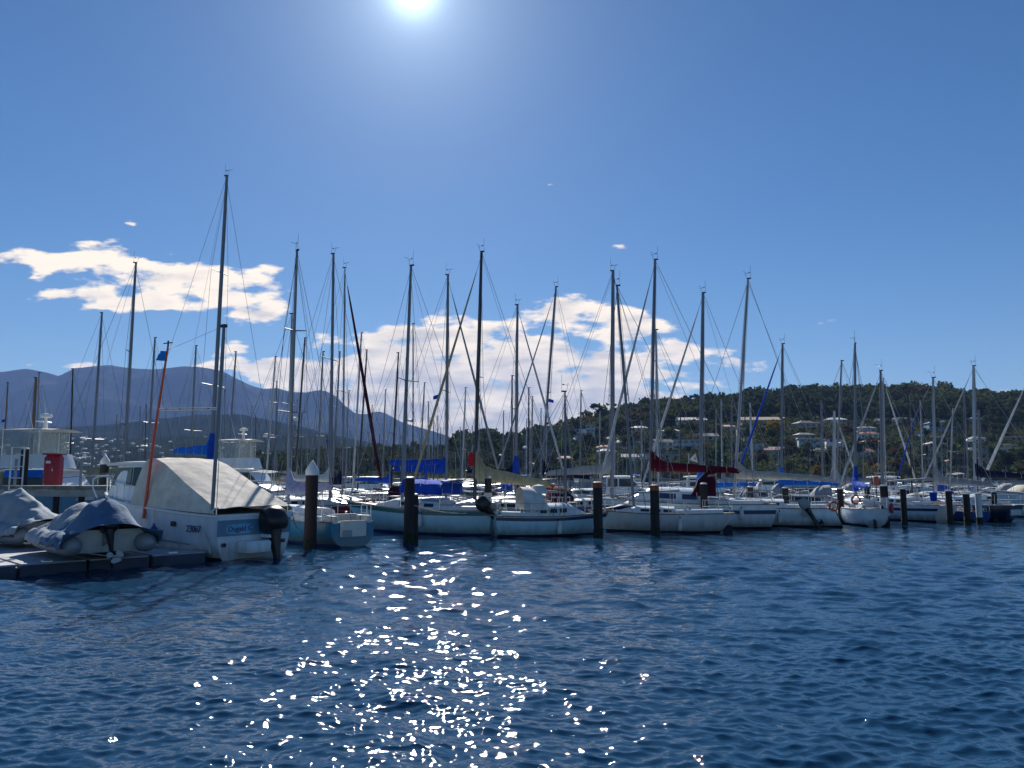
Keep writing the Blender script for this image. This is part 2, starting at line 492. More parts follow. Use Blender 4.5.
# ------------------------------------------------------------------ mesh from numpy
def npmesh(name, verts, faces4, mats, smooth=True, matidx=None):
    me = bpy.data.meshes.new(name)
    nv, nf = len(verts), len(faces4)
    k = faces4.shape[1]
    me.vertices.add(nv); me.vertices.foreach_set('co', np.asarray(verts, dtype=np.float32).ravel())
    me.loops.add(nf * k); me.loops.foreach_set('vertex_index', np.asarray(faces4, dtype=np.int32).ravel())
    me.polygons.add(nf)
    me.polygons.foreach_set('loop_start', np.arange(0, nf * k, k, dtype=np.int32))
    for m in mats: me.materials.append(m)
    if matidx is not None: me.polygons.foreach_set('material_index', np.asarray(matidx, dtype=np.int32))
    me.polygons.foreach_set('use_smooth', np.full(nf, smooth, dtype=bool))
    me.update(calc_edges=True)
    return me

def gridfaces(nr, nc):
    i, j = np.meshgrid(np.arange(nr - 1), np.arange(nc - 1), indexing='ij')
    a = (i * nc + j).ravel()
    return np.stack([a, a + 1, a + nc + 1, a + nc], 1)

def linkobj(name, me, parent=None):
    o = bpy.data.objects.new(name, me); COL.objects.link(o)
    if parent is not None: o.parent = parent
    return o

# ------------------------------------------------------------------ water
def make_water():
    rows = []
    y = 1.5
    while y < 6.2:
        rows.append(y); y += .08
    while y < 120:
        rows.append(y)
        y += max(0.022, min(y * y / 4600.0, y * 0.02))
    while y < 4200:
        rows.append(y); y *= 1.06
    rows = np.array(rows)
    cols = np.linspace(-1.25, 1.25, 820)
    # a wide margin beyond the fan on either side
    cols = np.concatenate([[-6, -3, -2, -1.6, -1.4], cols, [1.4, 1.6, 2, 3, 6]])
    Y, Uu = np.meshgrid(rows, cols, indexing='ij')
    X = Uu * (Y + 1.0)
    Z = np.zeros_like(X)
    DX = np.zeros_like(X); DY = np.zeros_like(X)
    rs = np.random.RandomState(4)
    dy = np.gradient(rows)[:, None] * np.ones_like(X)
    lam = np.exp(np.linspace(math.log(0.12), math.log(2.4), 96))
    for l in lam:
        k = 2 * PI / l
        th = rs.normal(-1.85, 0.85)           # main run of the chop, towards the camera and a little sideways
        slope = 0.044 * (0.5 + rs.rand()) * (1.0 if l < .9 else 0.5)
        a = slope / k
        fade = np.clip((l / np.maximum(dy, .01) - 2.2) / 2.5, 0, 1)
        ph = k * (math.cos(th) * X + math.sin(th) * Y) + rs.rand() * 2 * PI
        # patches of rougher and smoother water
        g = 0.75 + 0.35 * np.sin(0.11 * X * math.cos(l * 9) + 0.16 * Y + l * 5)
        Z += a * g * fade * np.cos(ph)
        DX -= 0.7 * a * g * fade * math.cos(th) * np.sin(ph)
        DY -= 0.7 * a * g * fade * math.sin(th) * np.sin(ph)
    V_ = np.stack([X + DX, Y + DY, Z], -1).reshape(-1, 3)
    m, nt_, b = newmat('harbour_water')
    b.inputs['Base Color'].default_value = (0.010, 0.047, 0.102, 1)
    b.inputs['Roughness'].default_value = 0.035
    b.inputs['IOR'].default_value = 1.333
    tc = nt_.nodes.new('ShaderNodeTexCoord')
    hsum = None
    for sc_, amp, st in ((4.5, 0.036, 0.8), (12.0, 0.0120, 0.85), (40.0, 0.0030, 0.9)):
        mp = nt_.nodes.new('ShaderNodeMapping'); mp.inputs['Scale'].default_value = (0.55, 1, 1); mp.inputs['Rotation'].default_value = (0, 0, 0.3)
        nt_.links.new(tc.outputs['Object'], mp.inputs['Vector'])
        n = nt_.nodes.new('ShaderNodeTexNoise'); n.inputs['Scale'].default_value = sc_ * .5; n.inputs['Detail'].default_value = 4
        nt_.links.new(mp.outputs[0], n.inputs['Vector'])
        ml = nt_.nodes.new('ShaderNodeMath'); ml.operation = 'MULTIPLY'; ml.inputs[1].default_value = amp
        nt_.links.new(n.outputs['Fac'], ml.inputs[0])
        if hsum is None: hsum = ml.outputs[0]
        else:
            ad = nt_.nodes.new('ShaderNodeMath'); ad.operation = 'ADD'
            nt_.links.new(hsum, ad.inputs[0]); nt_.links.new(ml.outputs[0], ad.inputs[1]); hsum = ad.outputs[0]
    bp = nt_.nodes.new('ShaderNodeBump'); bp.inputs['Strength'].default_value = 1.0; bp.inputs['Distance'].default_value = 1.0
    nt_.links.new(hsum, bp.inputs['Height']); nt_.links.new(bp.outputs[0], b.inputs['Normal'])
    me = npmesh('water', V_, gridfaces(*X.shape)[:, ::-1], [m])
    o = linkobj('water', me)
    tag(o, 'rippled dark blue harbour water with sun sparkles', 'water', kind='structure')
    return o
make_water()

# ------------------------------------------------------------------ land
_s = random.Random(3)
def lerp_tab(tab, x):
    if x <= tab[0][0]: return tab[0][1]
    for (a, va), (b, vb) in zip(tab, tab[1:]):
        if x <= b: return va + (vb - va) * (x - a) / (b - a)
    return tab[-1][1]

RIDGE = [(-200, 470), (0, 470), (240, 466), (300, 461), (380, 457), (440, 456), (470, 450), (485, 445), (500, 448), (520, 446), (540, 438), (570, 431), (600, 423),
         (640, 411), (690, 406), (745, 400), (800, 396), (890, 396), (950, 397), (1024, 402), (1300, 410)]
RDIST = [(-200, 430), (440, 470), (520, 560), (620, 700), (1300, 720)]
SHORE = [(-200, 330), (440, 300), (1300, 285)]
def skyv(px, py):
    d = ray(px, py); return d.z / d.y
def hill_z(x, y):
    px = 512 + F * (x / y) * 1.0
    r, s0 = lerp_tab(RDIST, px), lerp_tab(SHORE, px)
    hr = CAMH + skyv(px, lerp_tab(RIDGE, px)) * r
    if y < s0: return -1.5 + 2.6 * max(0, (y - (s0 - 30)) / 30)
    t = (y - s0) / (r - s0)
    if t <= 1:
        base = 1.3 + (hr - 1.3) * (0.80 * t + 0.2 * t * t)
    else:
        base = hr - (t - 1) * (r - s0) * 0.12
    bump = (math.sin(x * .021 + 1.3) * math.cos(y * .017) * 1.6 + math.sin(x * .06 + y * .043) * .7) * min(1, max(0, t) * 3)
    return base + bump * min(1, hr / 40)

def earth(name, c1, c2, c3, sc_):
    m, nt_, b = newmat(name)
    b.inputs['Roughness'].default_value = 1.0; b.inputs['Specular IOR Level'].default_value = 0.0
    tc = nt_.nodes.new('ShaderNodeTexCoord')
    n = nt_.nodes.new('ShaderNodeTexNoise'); n.inputs['Scale'].default_value = sc_; n.inputs['Detail'].default_value = 9; n.inputs['Roughness'].default_value = .62
    nt_.links.new(tc.outputs['Object'], n.inputs['Vector'])
    r = nt_.nodes.new('ShaderNodeValToRGB'); e = r.color_ramp.elements
    e[0].position = .32; e[0].color = (*c1, 1); e[1].position = .68; e[1].color = (*c3, 1)
    k = e.new(.5); k.color = (*c2, 1)
    nt_.links.new(n.outputs['Fac'], r.inputs[0]); nt_.links.new(r.outputs[0], b.inputs['Base Color'])
    return m
EARTH = earth('dry_hillside_earth', (0.018, 0.026, 0.014), (0.03, 0.04, 0.02), (0.06, 0.06, 0.035), .06)

def make_hill():
    us = np.linspace(-1.15, 1.25, 260); ys = np.concatenate([np.linspace(250, 760, 130), np.linspace(790, 1500, 16)])
    vs = np.array([[u * y, y, hill_z(u * y, y)] for y in ys for u in us])
    o = linkobj('hill', npmesh('hill', vs, gridfaces(len(ys), len(us)), [EARTH]))
    tag(o, 'wooded hillside rising behind the marina', 'hill', kind='structure')
make_hill()

def fbm1(x, seed, octs=5):
    v = 0; a = 1
    for k in range(octs):
        f = 2 ** k
        v += a * math.sin(x * f * 1.7 + seed * 3.1 + k * 2.3) * math.cos(x * f * .61 + seed + k)
        a *= .5
    return v

MOUNT = [(-400, 392), (-150, 378), (0, 371), (20, 368), (40, 371), (55, 375), (70, 367), (90, 365), (105, 364), (115, 366), (130, 368), (150, 369), (170, 368), (182, 366), (192, 366), (205, 368),
         (220, 372), (235, 379), (250, 385), (262, 388), (275, 387), (290, 391), (305, 392), (315, 390), (325, 391), (335, 396), (345, 406), (355, 413), (365, 414), (378, 411),
         (386, 413), (400, 421), (420, 427), (440, 433), (475, 446), (520, 462), (600, 474), (700, 478)]
MIDR = [(-400, 418), (-100, 425), (0, 428), (60, 427), (100, 424), (160, 418), (200, 414), (240, 413), (280, 421), (320, 431), (360, 440), (420, 452), (470, 463), (560, 474), (640, 478)]

def ridge(name, tab, y0, yr, y1, m, lab, seed, rough):
    us = np.linspace((tab[0][0] - 512) / F, (tab[-1][0] - 512) / F, 340)
    n = 70
    vs = []
    from mathutils import noise
    for j in range(n):
        t = j / (n - 1)
        y = y0 + (y1 - y0) * t
        for u in us:
            px = 512 + F * u
            hr = CAMH + skyv(px, lerp_tab(tab, px)) * yr
            x = u * y
            s = (y - y0) / (yr - y0)
            if s <= 1: z = hr * (0.25 * s + 0.75 * s ** 1.9)
            else: z = hr * max(0.0, 1 - (s - 1) * 0.9)
            w = min(1, s * 2.0) * (1 - 0.85 * math.exp(-((s - 1) / .06) ** 2))
            p = Vector((x / (yr * .11), y / (yr * .11), seed))
            z += w * rough * hr * (noise.fractal(p, 1.0, 2.0, 6) * .9 - abs(noise.noise(Vector((x / (yr * .07), y / (yr * .3), seed)))) * .5)
            vs.append((x, y, max(z, -2)))
    o = linkobj(name, npmesh(name, np.array(vs), gridfaces(n, len(us)), [m]))
    tag(o, lab, 'mountain', kind='structure')
FAR1 = earth('mountain_forest', (0.008, 0.011, 0.011), (0.020, 0.024, 0.024), (0.065, 0.064, 0.062), .0032)
FAR2 = earth('foothill_forest', (0.008, 0.014, 0.010), (0.014, 0.022, 0.014), (0.028, 0.034, 0.022), .012)
ridge('mountain', MOUNT, 3300, 6500, 8200, FAR1, 'long hazy blue mountain range with a flat summit', 2.2, .16)
ridge('foothills', MIDR, 1500, 2700, 3600, FAR2, 'lower dark blue wooded foothill in front of the mountain', 5.1, .10)

def far_shore():
    us = np.linspace(-1.3, .1, 120); ys = np.linspace(1000, 1900, 24)
    vs = []
    for y in ys:
        for u in us:
            px = 512 + F * u
            e = min(1, max(0, (430 - px) / 90))
            t = (y - 1000) / 900
            vs.append((u * y, y, -2 + e * (4 + 100 * t + 4 * math.sin(u * 40 + y * .01))))
    o = linkobj('far_shore', npmesh('far_shore', np.array(vs), gridfaces(24, 120), [FAR2]))
    tag(o, 'low far shore at the foot of the mountain', 'shore', kind='structure')
far_shore()
def far_shore_z(x, y):
    px = 512 + F * x / y
    return -2 + min(1, max(0, (430 - px) / 90)) * (4 + 100 * (y - 1000) / 900 + 4 * math.sin(x / y * 40 + y * .01))

# ------------------------------------------------------------------ haze
hz = MB().box((0, 4150, 545), (19000, 8900, 1100)).build('haze', [], None, smooth=False)
hm = bpy.data.materials.new('haze_air'); hm.use_nodes = True
hn = hm.node_tree
for n in list(hn.nodes): hn.nodes.remove(n)
ho = hn.nodes.new('ShaderNodeOutputMaterial'); pv = hn.nodes.new('ShaderNodeVolumePrincipled')
pv.inputs['Color'].default_value = (0.30, 0.50, 1.0, 1)
pv.inputs['Density'].default_value = 5.8e-5
pv.inputs['Anisotropy'].default_value = 0.1
hn.links.new(pv.outputs[0], ho.inputs['Volume'])
hz.data.materials.append(hm)
tag(hz, 'thin blue haze hanging over the harbour and hills', 'haze', kind='stuff')

# ------------------------------------------------------------------ trees
def leafmat(name, cols):
    m, nt_, b = newmat(name)
    b.inputs['Roughness'].default_value = 0.9; b.inputs['Specular IOR Level'].default_value = 0.05
    tc = nt_.nodes.new('ShaderNodeTexCoord')
    n = nt_.nodes.new('ShaderNodeTexNoise'); n.inputs['Scale'].default_value = .45; n.inputs['Detail'].default_value = 4
    nt_.links.new(tc.outputs['Object'], n.inputs['Vector'])
    r = nt_.nodes.new('ShaderNodeValToRGB'); e = r.color_ramp.elements
    e[0].position = .3; e[0].color = (*cols[0], 1); e[1].position = .7; e[1].color = (*cols[1], 1)
    oi = nt_.nodes.new('ShaderNodeObjectInfo')
    ad = nt_.nodes.new('ShaderNodeMath'); ad.operation = 'MULTIPLY_ADD'; ad.inputs[1].default_value = .35
    nt_.links.new(oi.outputs['Random'], ad.inputs[0])
    sb = nt_.nodes.new('ShaderNodeMath'); sb.operation = 'SUBTRACT'; sb.inputs[1].default_value = .17
    nt_.links.new(n.outputs['Fac'], sb.inputs[0]); nt_.links.new(sb.outputs[0], ad.inputs[2])
    nt_.links.new(ad.outputs[0], r.inputs[0]); nt_.links.new(r.outputs[0], b.inputs['Base Color'])
    tr = nt_.nodes.new('ShaderNodeBsdfTranslucent'); nt_.links.new(r.outputs[0], tr.inputs['Color'])
    ms = nt_.nodes.new('ShaderNodeMixShader'); ms.inputs[0].default_value = .32
    nt_.links.new(b.outputs[0], ms.inputs[1]); nt_.links.new(tr.outputs[0], ms.inputs[2])
    nt_.links.new(ms.outputs[0], nt_.nodes['Material Output'].inputs['Surface'])
    return m
LEAF = {'dark': leafmat('dark_gum_leaves', ((0.022, 0.038, 0.021), (0.060, 0.080, 0.036))),
        'olive': leafmat('olive_leaves', ((0.038, 0.056, 0.021), (0.105, 0.125, 0.042))),
        'rust': leafmat('rusty_leaves', ((0.04, 0.032, 0.018), (0.10, 0.07, 0.035))),
        'yellow': leafmat('yellow_leaves', ((0.16, 0.11, 0.015), (0.30, 0.20, 0.02))),
        'green': leafmat('fresh_green_leaves', ((0.028, 0.064, 0.020), (0.072, 0.12, 0.034)))}
BARK = mat('grey_bark', (0.14, 0.11, 0.09), .9, var=.3)

def crown_np(seed, H, Wd, nq, q, lobes, base=.35, flat=.7):
    """leaf-sized quads gathered in uneven clumps through the crown's volume"""
    rs = np.random.RandomState(seed)
    P = []
    for k in range(lobes):
        a = rs.rand() * 2 * PI; rr = (rs.rand() ** .6) * Wd * .40
        cz = H * (base + (1 - base) * (.18 + .66 * rs.rand()))
        rad = Wd * (.09 + .19 * rs.rand() ** 1.5) * (1 - .2 * (cz / H))
        n = int(nq / lobes * (.5 + rs.rand()))
        d = rs.normal(size=(n, 3)); d /= np.linalg.norm(d, axis=1)[:, None]
        r = rad * (.35 + .95 * rs.rand(n))
        p = d * r[:, None]; p[:, 2] *= flat
        P.append(p + np.array([rr * math.cos(a), rr * math.sin(a), cz]))
    P = np.concatenate(P); n = len(P)
    ax = rs.normal(size=(n, 3)); ax /= np.linalg.norm(ax, axis=1)[:, None]
    bx = rs.normal(size=(n, 3)); bx = np.cross(ax, bx); bx /= np.linalg.norm(bx, axis=1)[:, None]
    s = q * (.5 + rs.rand(n))[:, None]
    V_ = np.stack([P - ax * s - bx * s * .6, P + ax * s - bx * s * .5, P + ax * s * .8 + bx * s * .6, P - ax * s * .7 + bx * s * .5], 1).reshape(-1, 3)
    Fc = np.arange(4 * n).reshape(-1, 4)
    return V_, Fc

def trunk_mb(seed, H, Wd):
    r = random.Random(seed)
    mb = MB()
    mb.tube([(0, 0, -.8), (r.uniform(-.2, .2), 0, H * .3), (r.uniform(-.4, .4), r.uniform(-.3, .3), H * .62), (r.uniform(-.5, .5), 0, H * .85)], [H * .028, H * .022, H * .015, H * .006], 7)
    for k in range(4):
        a = r.uniform(0, 2 * PI); z = H * r.uniform(.3, .55); l = Wd * r.uniform(.25, .42)
        mb.tube([(0, 0, z), (math.cos(a) * l * .5, math.sin(a) * l * .5, z + H * .12), (math.cos(a) * l, math.sin(a) * l, z + H * .26)], [H * .012, H * .009, H * .004], 5)
    return mb

TREEKIND = {}
def tree_proto(kind, leaf, H, Wd, nq, q, lobes, base, flat, seed):
    V_, Fc = crown_np(seed, H, Wd, nq, q, int(lobes * 1.5), base, flat)
    crown = npmesh('crown', V_, Fc, [LEAF[leaf]], smooth=False)
    t = trunk_mb(seed, H, Wd).build('trunk', BARK)
    tm = t.data
    bpy.data.objects.remove(t)
    TREEKIND.setdefault(kind, []).append((crown, tm, H))
for s in range(3):
    tree_proto('gum', 'dark', 11, 9, 900, .42, 13, .42, .62, 10 + s)
    tree_proto('olive', 'olive', 8, 8, 900, .38, 13, .22, .75, 20 + s)
    tree_proto('rust', 'rust', 8, 8.5, 800, .38, 12, .22, .7, 30 + s)
    tree_proto('green', 'green', 7, 6.5, 800, .34, 11, .15, .85, 40 + s)
tree_proto('yellow', 'yellow', 8, 9, 900, .38, 12, .15, .7, 50)
tree_proto('umbrella', 'dark', 13, 12, 1300, .42, 18, .34, .55, 61)
tree_proto('round', 'dark', 9, 6, 700, .4, 9, .3, .8, 62)
tree_proto('cypress', 'green', 8, 3, 500, .3, 10, .08, 1.3, 63)
NT = [0]
def tree(kind, loc, s, name, lab, cat='tree', group=None, rz=None):
    pl = TREEKIND[kind]; crown, tm, H = pl[NT[0] % len(pl)]; NT[0] += 1
    e = empty(name, loc, rnd.uniform(0, 6.28) if rz is None else rz)
    e.scale = (s * rnd.uniform(.9, 1.15), s * rnd.uniform(.9, 1.15), s)
    linkobj('trunk', tm, e); linkobj('crown', crown, e)
    tag(e, lab, cat, group)
    return e

# ------------------------------------------------------------------ houses on the hill
WALL = {}
for nme, c in (('white', (.72, .72, .70)), ('cream', (.62, .56, .44)), ('grey', (.36, .38, .40)), ('blue', (.10, .25, .48)), ('paleblue', (.38, .50, .62)), ('brick', (.30, .15, .10)),
               ('teal', (.22, .40, .42)), ('tan', (.42, .33, .22)), ('pink', (.50, .34, .30))):
    WALL[nme] = mat(nme + '_wall_paint', c, .85, var=.1, scale=.6)
ROOF = {}
for nme, c in (('grey', (.22, .23, .25)), ('pale', (.58, .56, .52)), ('tan', (.55, .42, .26)), ('red', (.34, .12, .08)), ('dark', (.06, .065, .08)), ('white', (.74, .74, .72)), ('pink', (.52, .34, .28)), ('blue', (.08, .2, .42))):
    ROOF[nme] = mat(nme + '_roofing', c, .7, var=.15, scale=.8)

def house_depth(px, py):
    """where along this column the hillside is seen at row py"""
    v = skyv(px, py); u = (px - 512) / F
    y = 292.0
    while y < 740:
        if (hill_z(u * y, y) - CAMH) / y >= v: return y
        y += 2
    return 740.0
SITES = []
def house(px, py, wpx, storeys, wall, roof, rtype, lab, rz=None, name='house'):
    Y = house_depth(px, py)
    x = (px - 512) / F * Y
    w = wpx * 1.12 / F * Y; d = max(6.5, min(11, w * .6)); h = 2.7 * storeys
    z = hill_z(x, Y)
    SITES.append((x, Y, w * .5 + 2))
    e = empty(name, (x, Y + d / 2, z), rnd.uniform(-.25, .25) if rz is None else rz)
    tag(e, lab, 'house')
    mb = MB().box((0, 0, h / 2 - .9), (w, d, h + 1.8))
    mb.build('wall', WALL[wall], e, smooth=False)
    ov = .5
    mb = MB(); W2, D2 = w / 2 + ov, d / 2 + ov; zz = h + .003
    if rtype == 'hip':
        rh = min(2.2, d * .22); k = min(W2 * .55, D2)
        mb.add([(-W2, -D2, zz), (W2, -D2, zz), (W2, D2, zz), (-W2, D2, zz), (-W2 + k, 0, zz + rh), (W2 - k, 0, zz + rh), (-W2, -D2, zz + .18), (W2, -D2, zz + .18), (W2, D2, zz + .18), (-W2, D2, zz + .18)],
               [(3, 2, 1, 0), (0, 1, 7, 6), (1, 2, 8, 7), (2, 3, 9, 8), (3, 0, 6, 9), (6, 7, 5, 4), (7, 8, 5), (8, 9, 4, 5), (9, 6, 4)])
    elif rtype == 'gable':
        rh = min(2.6, w * .22)
        mb.add([(-W2, -D2, zz), (W2, -D2, zz), (W2, D2, zz), (-W2, D2, zz), (0, -D2, zz + rh), (0, D2, zz + rh)], [(3, 2, 1, 0), (0, 1, 4), (2, 3, 5), (1, 2, 5, 4), (3, 0, 4, 5)])
    elif rtype == 'long':
        rh = min(2.4, d * .24)
        mb.add([(-W2, -D2, zz), (W2, -D2, zz), (W2, D2, zz), (-W2, D2, zz), (-W2, 0, zz + rh), (W2, 0, zz + rh)], [(3, 2, 1, 0), (0, 1, 5, 4), (2, 3, 4, 5), (1, 2, 5), (3, 0, 4)])
    else:
        mb.box((0, 0, zz + .2), (2 * W2, 2 * D2, .4))
    rf = mb.build('roof', ROOF[roof], e, smooth=False)
    if rtype != 'flat' and rnd.random() < .5:
        MB().box((w * rnd.uniform(-.3, .3), .4, h + 1.7), (.7, .7, 2.4)).build('chimney', WALL['brick'], rf, smooth=False)
    nw = max(2, int(w / 3.2))
    for s_ in range(storeys):
        for k in range(nw):
            if rnd.random() < .12: continue
            xx = -w / 2 + w * (k + .5) / nw
            ww = min(2.1, w / nw * .62)
            f = MB().box((xx, -d / 2 - .02, 2.7 * s_ + 1.45), (ww, .10, 1.35)).build('window', M['glass'], e, smooth=False)
            MB().box((xx, -d / 2 - .05, 2.7 * s_ + .72), (ww + .2, .14, .09)).build('sill', M['white'], f, smooth=False)
    if storeys > 1 and rnd.random() < .6:
        b = MB().box((0, -d / 2 - .75, 2.62), (w * .9, 1.5, .16)).build('balcony', M['white'], e, smooth=False)
        MB().box((0, -d / 2 - 1.47, 3.2), (w * .9, .06, .9)).build('balustrade', M['grey'], b, smooth=False)
    return e
H_ = [
 (693, 424, 26, 1, 'grey', 'pale', 'long', 'long house with a pale sunlit roof, high on the hill above the red sail cover'),
 (762, 424, 34, 1, 'tan', 'tan', 'long', 'long house with a warm tan roof just under the woods beside the blue furled sail'),
 (648, 422, 18, 1, 'grey', 'grey', 'flat', 'small flat grey house high on the hill left of the tall paired masts'),
 (640, 432, 15, 1, 'cream', 'white', 'hip', 'small house with a white hipped roof below the flat grey house'),
 (646, 447, 22, 1, 'grey', 'white', 'flat', 'low house with a bright white flat roof halfway up the hill'),
 (681, 450, 38, 2, 'paleblue', 'grey', 'flat', 'long pale blue two-storey block in the middle of the hillside'),
 (729, 431, 14, 1, 'pink', 'pink', 'hip', 'small house with a pinkish hipped roof near the top of the slope'),
 (752, 455, 20, 2, 'paleblue', 'grey', 'flat', 'pale blue house left of the pink-roofed house'),
 (777, 456, 22, 1, 'grey', 'pink', 'long', 'grey house with a long pink roof behind the beige sail'),
 (811, 449, 19, 2, 'paleblue', 'white', 'flat', 'pale blue flat house with a row of windows above the olive trees'),
 (836, 450, 14, 2, 'white', 'grey', 'flat', 'narrow white house beside the pale blue flat house'),
 (838, 424, 18, 1, 'grey', 'white', 'hip', 'house with a bright white hipped roof high behind the leaning pale mast'),
 (810, 428, 22, 1, 'grey', 'dark', 'hip', 'house with a dark hipped roof close under the woods'),
 (806, 440, 16, 1, 'grey', 'grey', 'hip', 'grey house among trees between the dark roof and the blue house'),
 (868, 433, 16, 1, 'paleblue', 'grey', 'hip', 'pale blue house with a grey roof beside the tall mast with blue boot'),
 (889, 425, 16, 1, 'grey', 'grey', 'long', 'small grey house below the ridge trees'),
 (902, 449, 14, 1, 'tan', 'pale', 'flat', 'low tan house with a pale flat roof behind crossing stays'),
 (920, 459, 19, 1, 'white', 'pale', 'flat', 'white house with a cream flat roof lower on the slope'),
 (905, 424, 20, 1, 'grey', 'dark', 'hip', 'dark roofed house tucked under the skyline woods'),
 (944, 432, 22, 2, 'blue', 'blue', 'hip', 'big deep blue house with a blue roof high on the hill'),
 (952, 459, 22, 1, 'grey', 'grey', 'flat', 'low grey house right of the cream flat roof'),
 (977, 423, 9, 1, 'cream', 'white', 'hip', 'left one of two small pavilions with pointed white roofs'),
 (989, 423, 9, 1, 'cream', 'white', 'hip', 'right one of two small pavilions with pointed white roofs'),
 (993, 461, 24, 2, 'teal', 'pale', 'flat', 'teal flat-roofed house behind the long furled sail at far right'),
 (1013, 459, 13, 2, 'white', 'grey', 'flat', 'white box house with two dark windows at the far right'),
 (1018, 442, 18, 1, 'tan', 'pale', 'flat', 'low cream house in the trees at the right edge'),
 (581, 441, 13, 3, 'paleblue', 'blue', 'flat', 'tall pale blue block with flat roof on the left slope of the hill'),
 (591, 441, 8, 4, 'paleblue', 'grey', 'flat', 'narrow tower-like pale blue house beside the tall block'),
 (569, 444, 14, 1, 'grey', 'white', 'long', 'small house with a white pitched roof below the umbrella tree'),
 (571, 430, 12, 1, 'white', 'white', 'flat', 'small white house below the ridge left of the umbrella tree'),
 (558, 425, 16, 1, 'cream', 'pale', 'hip', 'pale hipped house on the skyline left of the lone round tree'),
 (535, 443, 13, 1, 'pink', 'pink', 'long', 'pink-roofed house low on the left end of the hill'),
 (612, 443, 10, 1, 'cream', 'grey', 'hip', 'small cream house below the umbrella tree'),
 (662, 460, 28, 1, 'paleblue', 'grey', 'flat', 'long low pale house near the foot of the hill above the triangular flag'),
 (633, 463, 18, 1, 'white', 'grey', 'long', 'white house with grey pitched roof near the waterfront'),
 (607, 457, 13, 1, 'grey', 'pale', 'hip', 'grey house with pale roof low on the slope by the grey sail cover'),
 (581, 457, 10, 1, 'white', 'white', 'flat', 'tiny white house low on the slope behind the navy sail cover'),
 (707, 441, 20, 1, 'grey', 'grey', 'long', 'long grey house under dense trees right of the wide pale mast'),
 (873, 447, 14, 1, 'brick', 'red', 'hip', 'small brick house with a red roof among rusty trees'),
 (540, 460, 20, 2, 'blue', 'grey', 'flat', 'dull blue building at the waterfront behind the navy sail cover'),
]
for h in H_: house(*h)
for i in range(52):
    px_ = rnd.uniform(520, 1020); py_ = rnd.uniform(436, 471)
    if px_ < 640 and py_ < 445: continue
    Y_ = house_depth(px_, py_); x_ = (px_ - 512) / F * Y_
    if any(abs(x_ - a) < r_ + 9 and abs(Y_ - b) < 16 for a, b, r_ in SITES): continue
    wc = rnd.choice(['white', 'paleblue', 'grey', 'cream'])
    h = house(px_, py_, rnd.uniform(10, 17), rnd.choice([1, 1, 2]), wc, rnd.choice(['grey', 'dark', 'pale', 'red']), rnd.choice(['hip', 'long', 'flat']), 'small %s house half hidden by trees on the hillside' % wc.replace('paleblue', 'pale blue'))
    h['group'] = 'small houses half hidden among the trees'

# town on the far shore: a scatter of tiny pale houses
town_w = [MB().box((0, 0, 2.2), (9, 8, 6)) for _ in range(1)]
tw = {}
for k, wc in enumerate(('cream', 'cream', 'grey', 'paleblue')):
    a = MB().box((0, 0, 1.5), (11, 8, 7)).build('wall', WALL[wc], None, smooth=False)
    b = MB().add([(-6, -4.6, 5), (6, -4.6, 5), (6, 4.6, 5), (-6, 4.6, 5), (-3, 0, 7.4), (3, 0, 7.4)], [(3, 2, 1, 0), (0, 1, 5, 4), (1, 2, 5), (2, 3, 4, 5), (3, 0, 4)]).build('roof', ROOF[('pale', 'pale', 'grey', 'grey')[k]], None, smooth=False)
    tw[k] = (a.data, b.data); bpy.data.objects.remove(a); bpy.data.objects.remove(b)
for i in range(130):
    Y = 1080 + 860 * rnd.random() ** 1.2
    px = rnd.choice([rnd.uniform(60, 130), rnd.uniform(0, 330), rnd.uniform(80, 250)])
    x = (px - 512) / F * Y
    z = far_shore_z(x, Y)
    e = empty('far_house', (x, Y, z), rnd.uniform(-.6, .6))
    s = rnd.uniform(.35, .66); e.scale = (s * rnd.uniform(.8, 1.6), s, s)
    k = rnd.randrange(4)
    linkobj('wall', tw[k][0], e); linkobj('roof', tw[k][1], e)
    tag(e, ('tiny pale house in the far town at the foot of the mountain', 'tiny cream house in the far town at the foot of the mountain',
            'tiny grey house in the far town at the foot of the mountain', 'tiny pale blue house in the far town at the foot of the mountain')[k], 'house', 'houses of the far town')

# ------------------------------------------------------------------ trees on the hill
# named ones first
def tree_px(kind, px, py, s, name, lab, Y=None, group=None):
    Y = Y or house_depth(px, py); x = (px - 512) / F * Y
    SITES.append((x, Y, 3))
    return tree(kind, (x, Y, hill_z(x, Y) - .2), s, name, lab, group=group)
tree_px('umbrella', 600, 428, 1.55, 'umbrella_tree', 'broad umbrella-shaped dark tree standing up on the left skyline of the hill', 640)
tree_px('round', 569, 431, 1.15, 'round_tree', 'small lone round tree on the skyline left of the umbrella tree', 620)
tree_px('yellow', 776, 437, 1.25, 'flowering_wattle', 'bright yellow flowering wattle below the tan-roofed house', None)
tree_px('yellow', 695, 446, .8, 'autumn_tree', 'small golden tree above the long pale blue block', None)
tree_px('yellow', 875, 481, .75, 'autumn_tree', 'low golden shrub tree at the shore beside the red cabinet', 300)
tree_px('yellow', 816, 476, .7, 'autumn_tree', 'yellow-green shrub tree at the shore left of a stubby pale mast', 300)
tree_px('green', 568, 457, 1.5, 'green_tree', 'bright green bushy tree below the white pitched roof', None)
tree_px('green', 671, 441, 1.3, 'green_tree', 'round fresh green tree left of the golden tree', None)
tree_px('cypress', 720, 472, 2.0, 'cypress', 'tall narrow cypress by the waterfront behind the pale leaning mast', None)
tree_px('gum', 487, 440, 1.4, 'gum_tree', 'tall dark gum sticking up on the low left end of the hill', 545)
tree_px('green', 1001, 428, 1.2, 'green_tree', 'fresh green tree right of the two pointed pavilions', None)
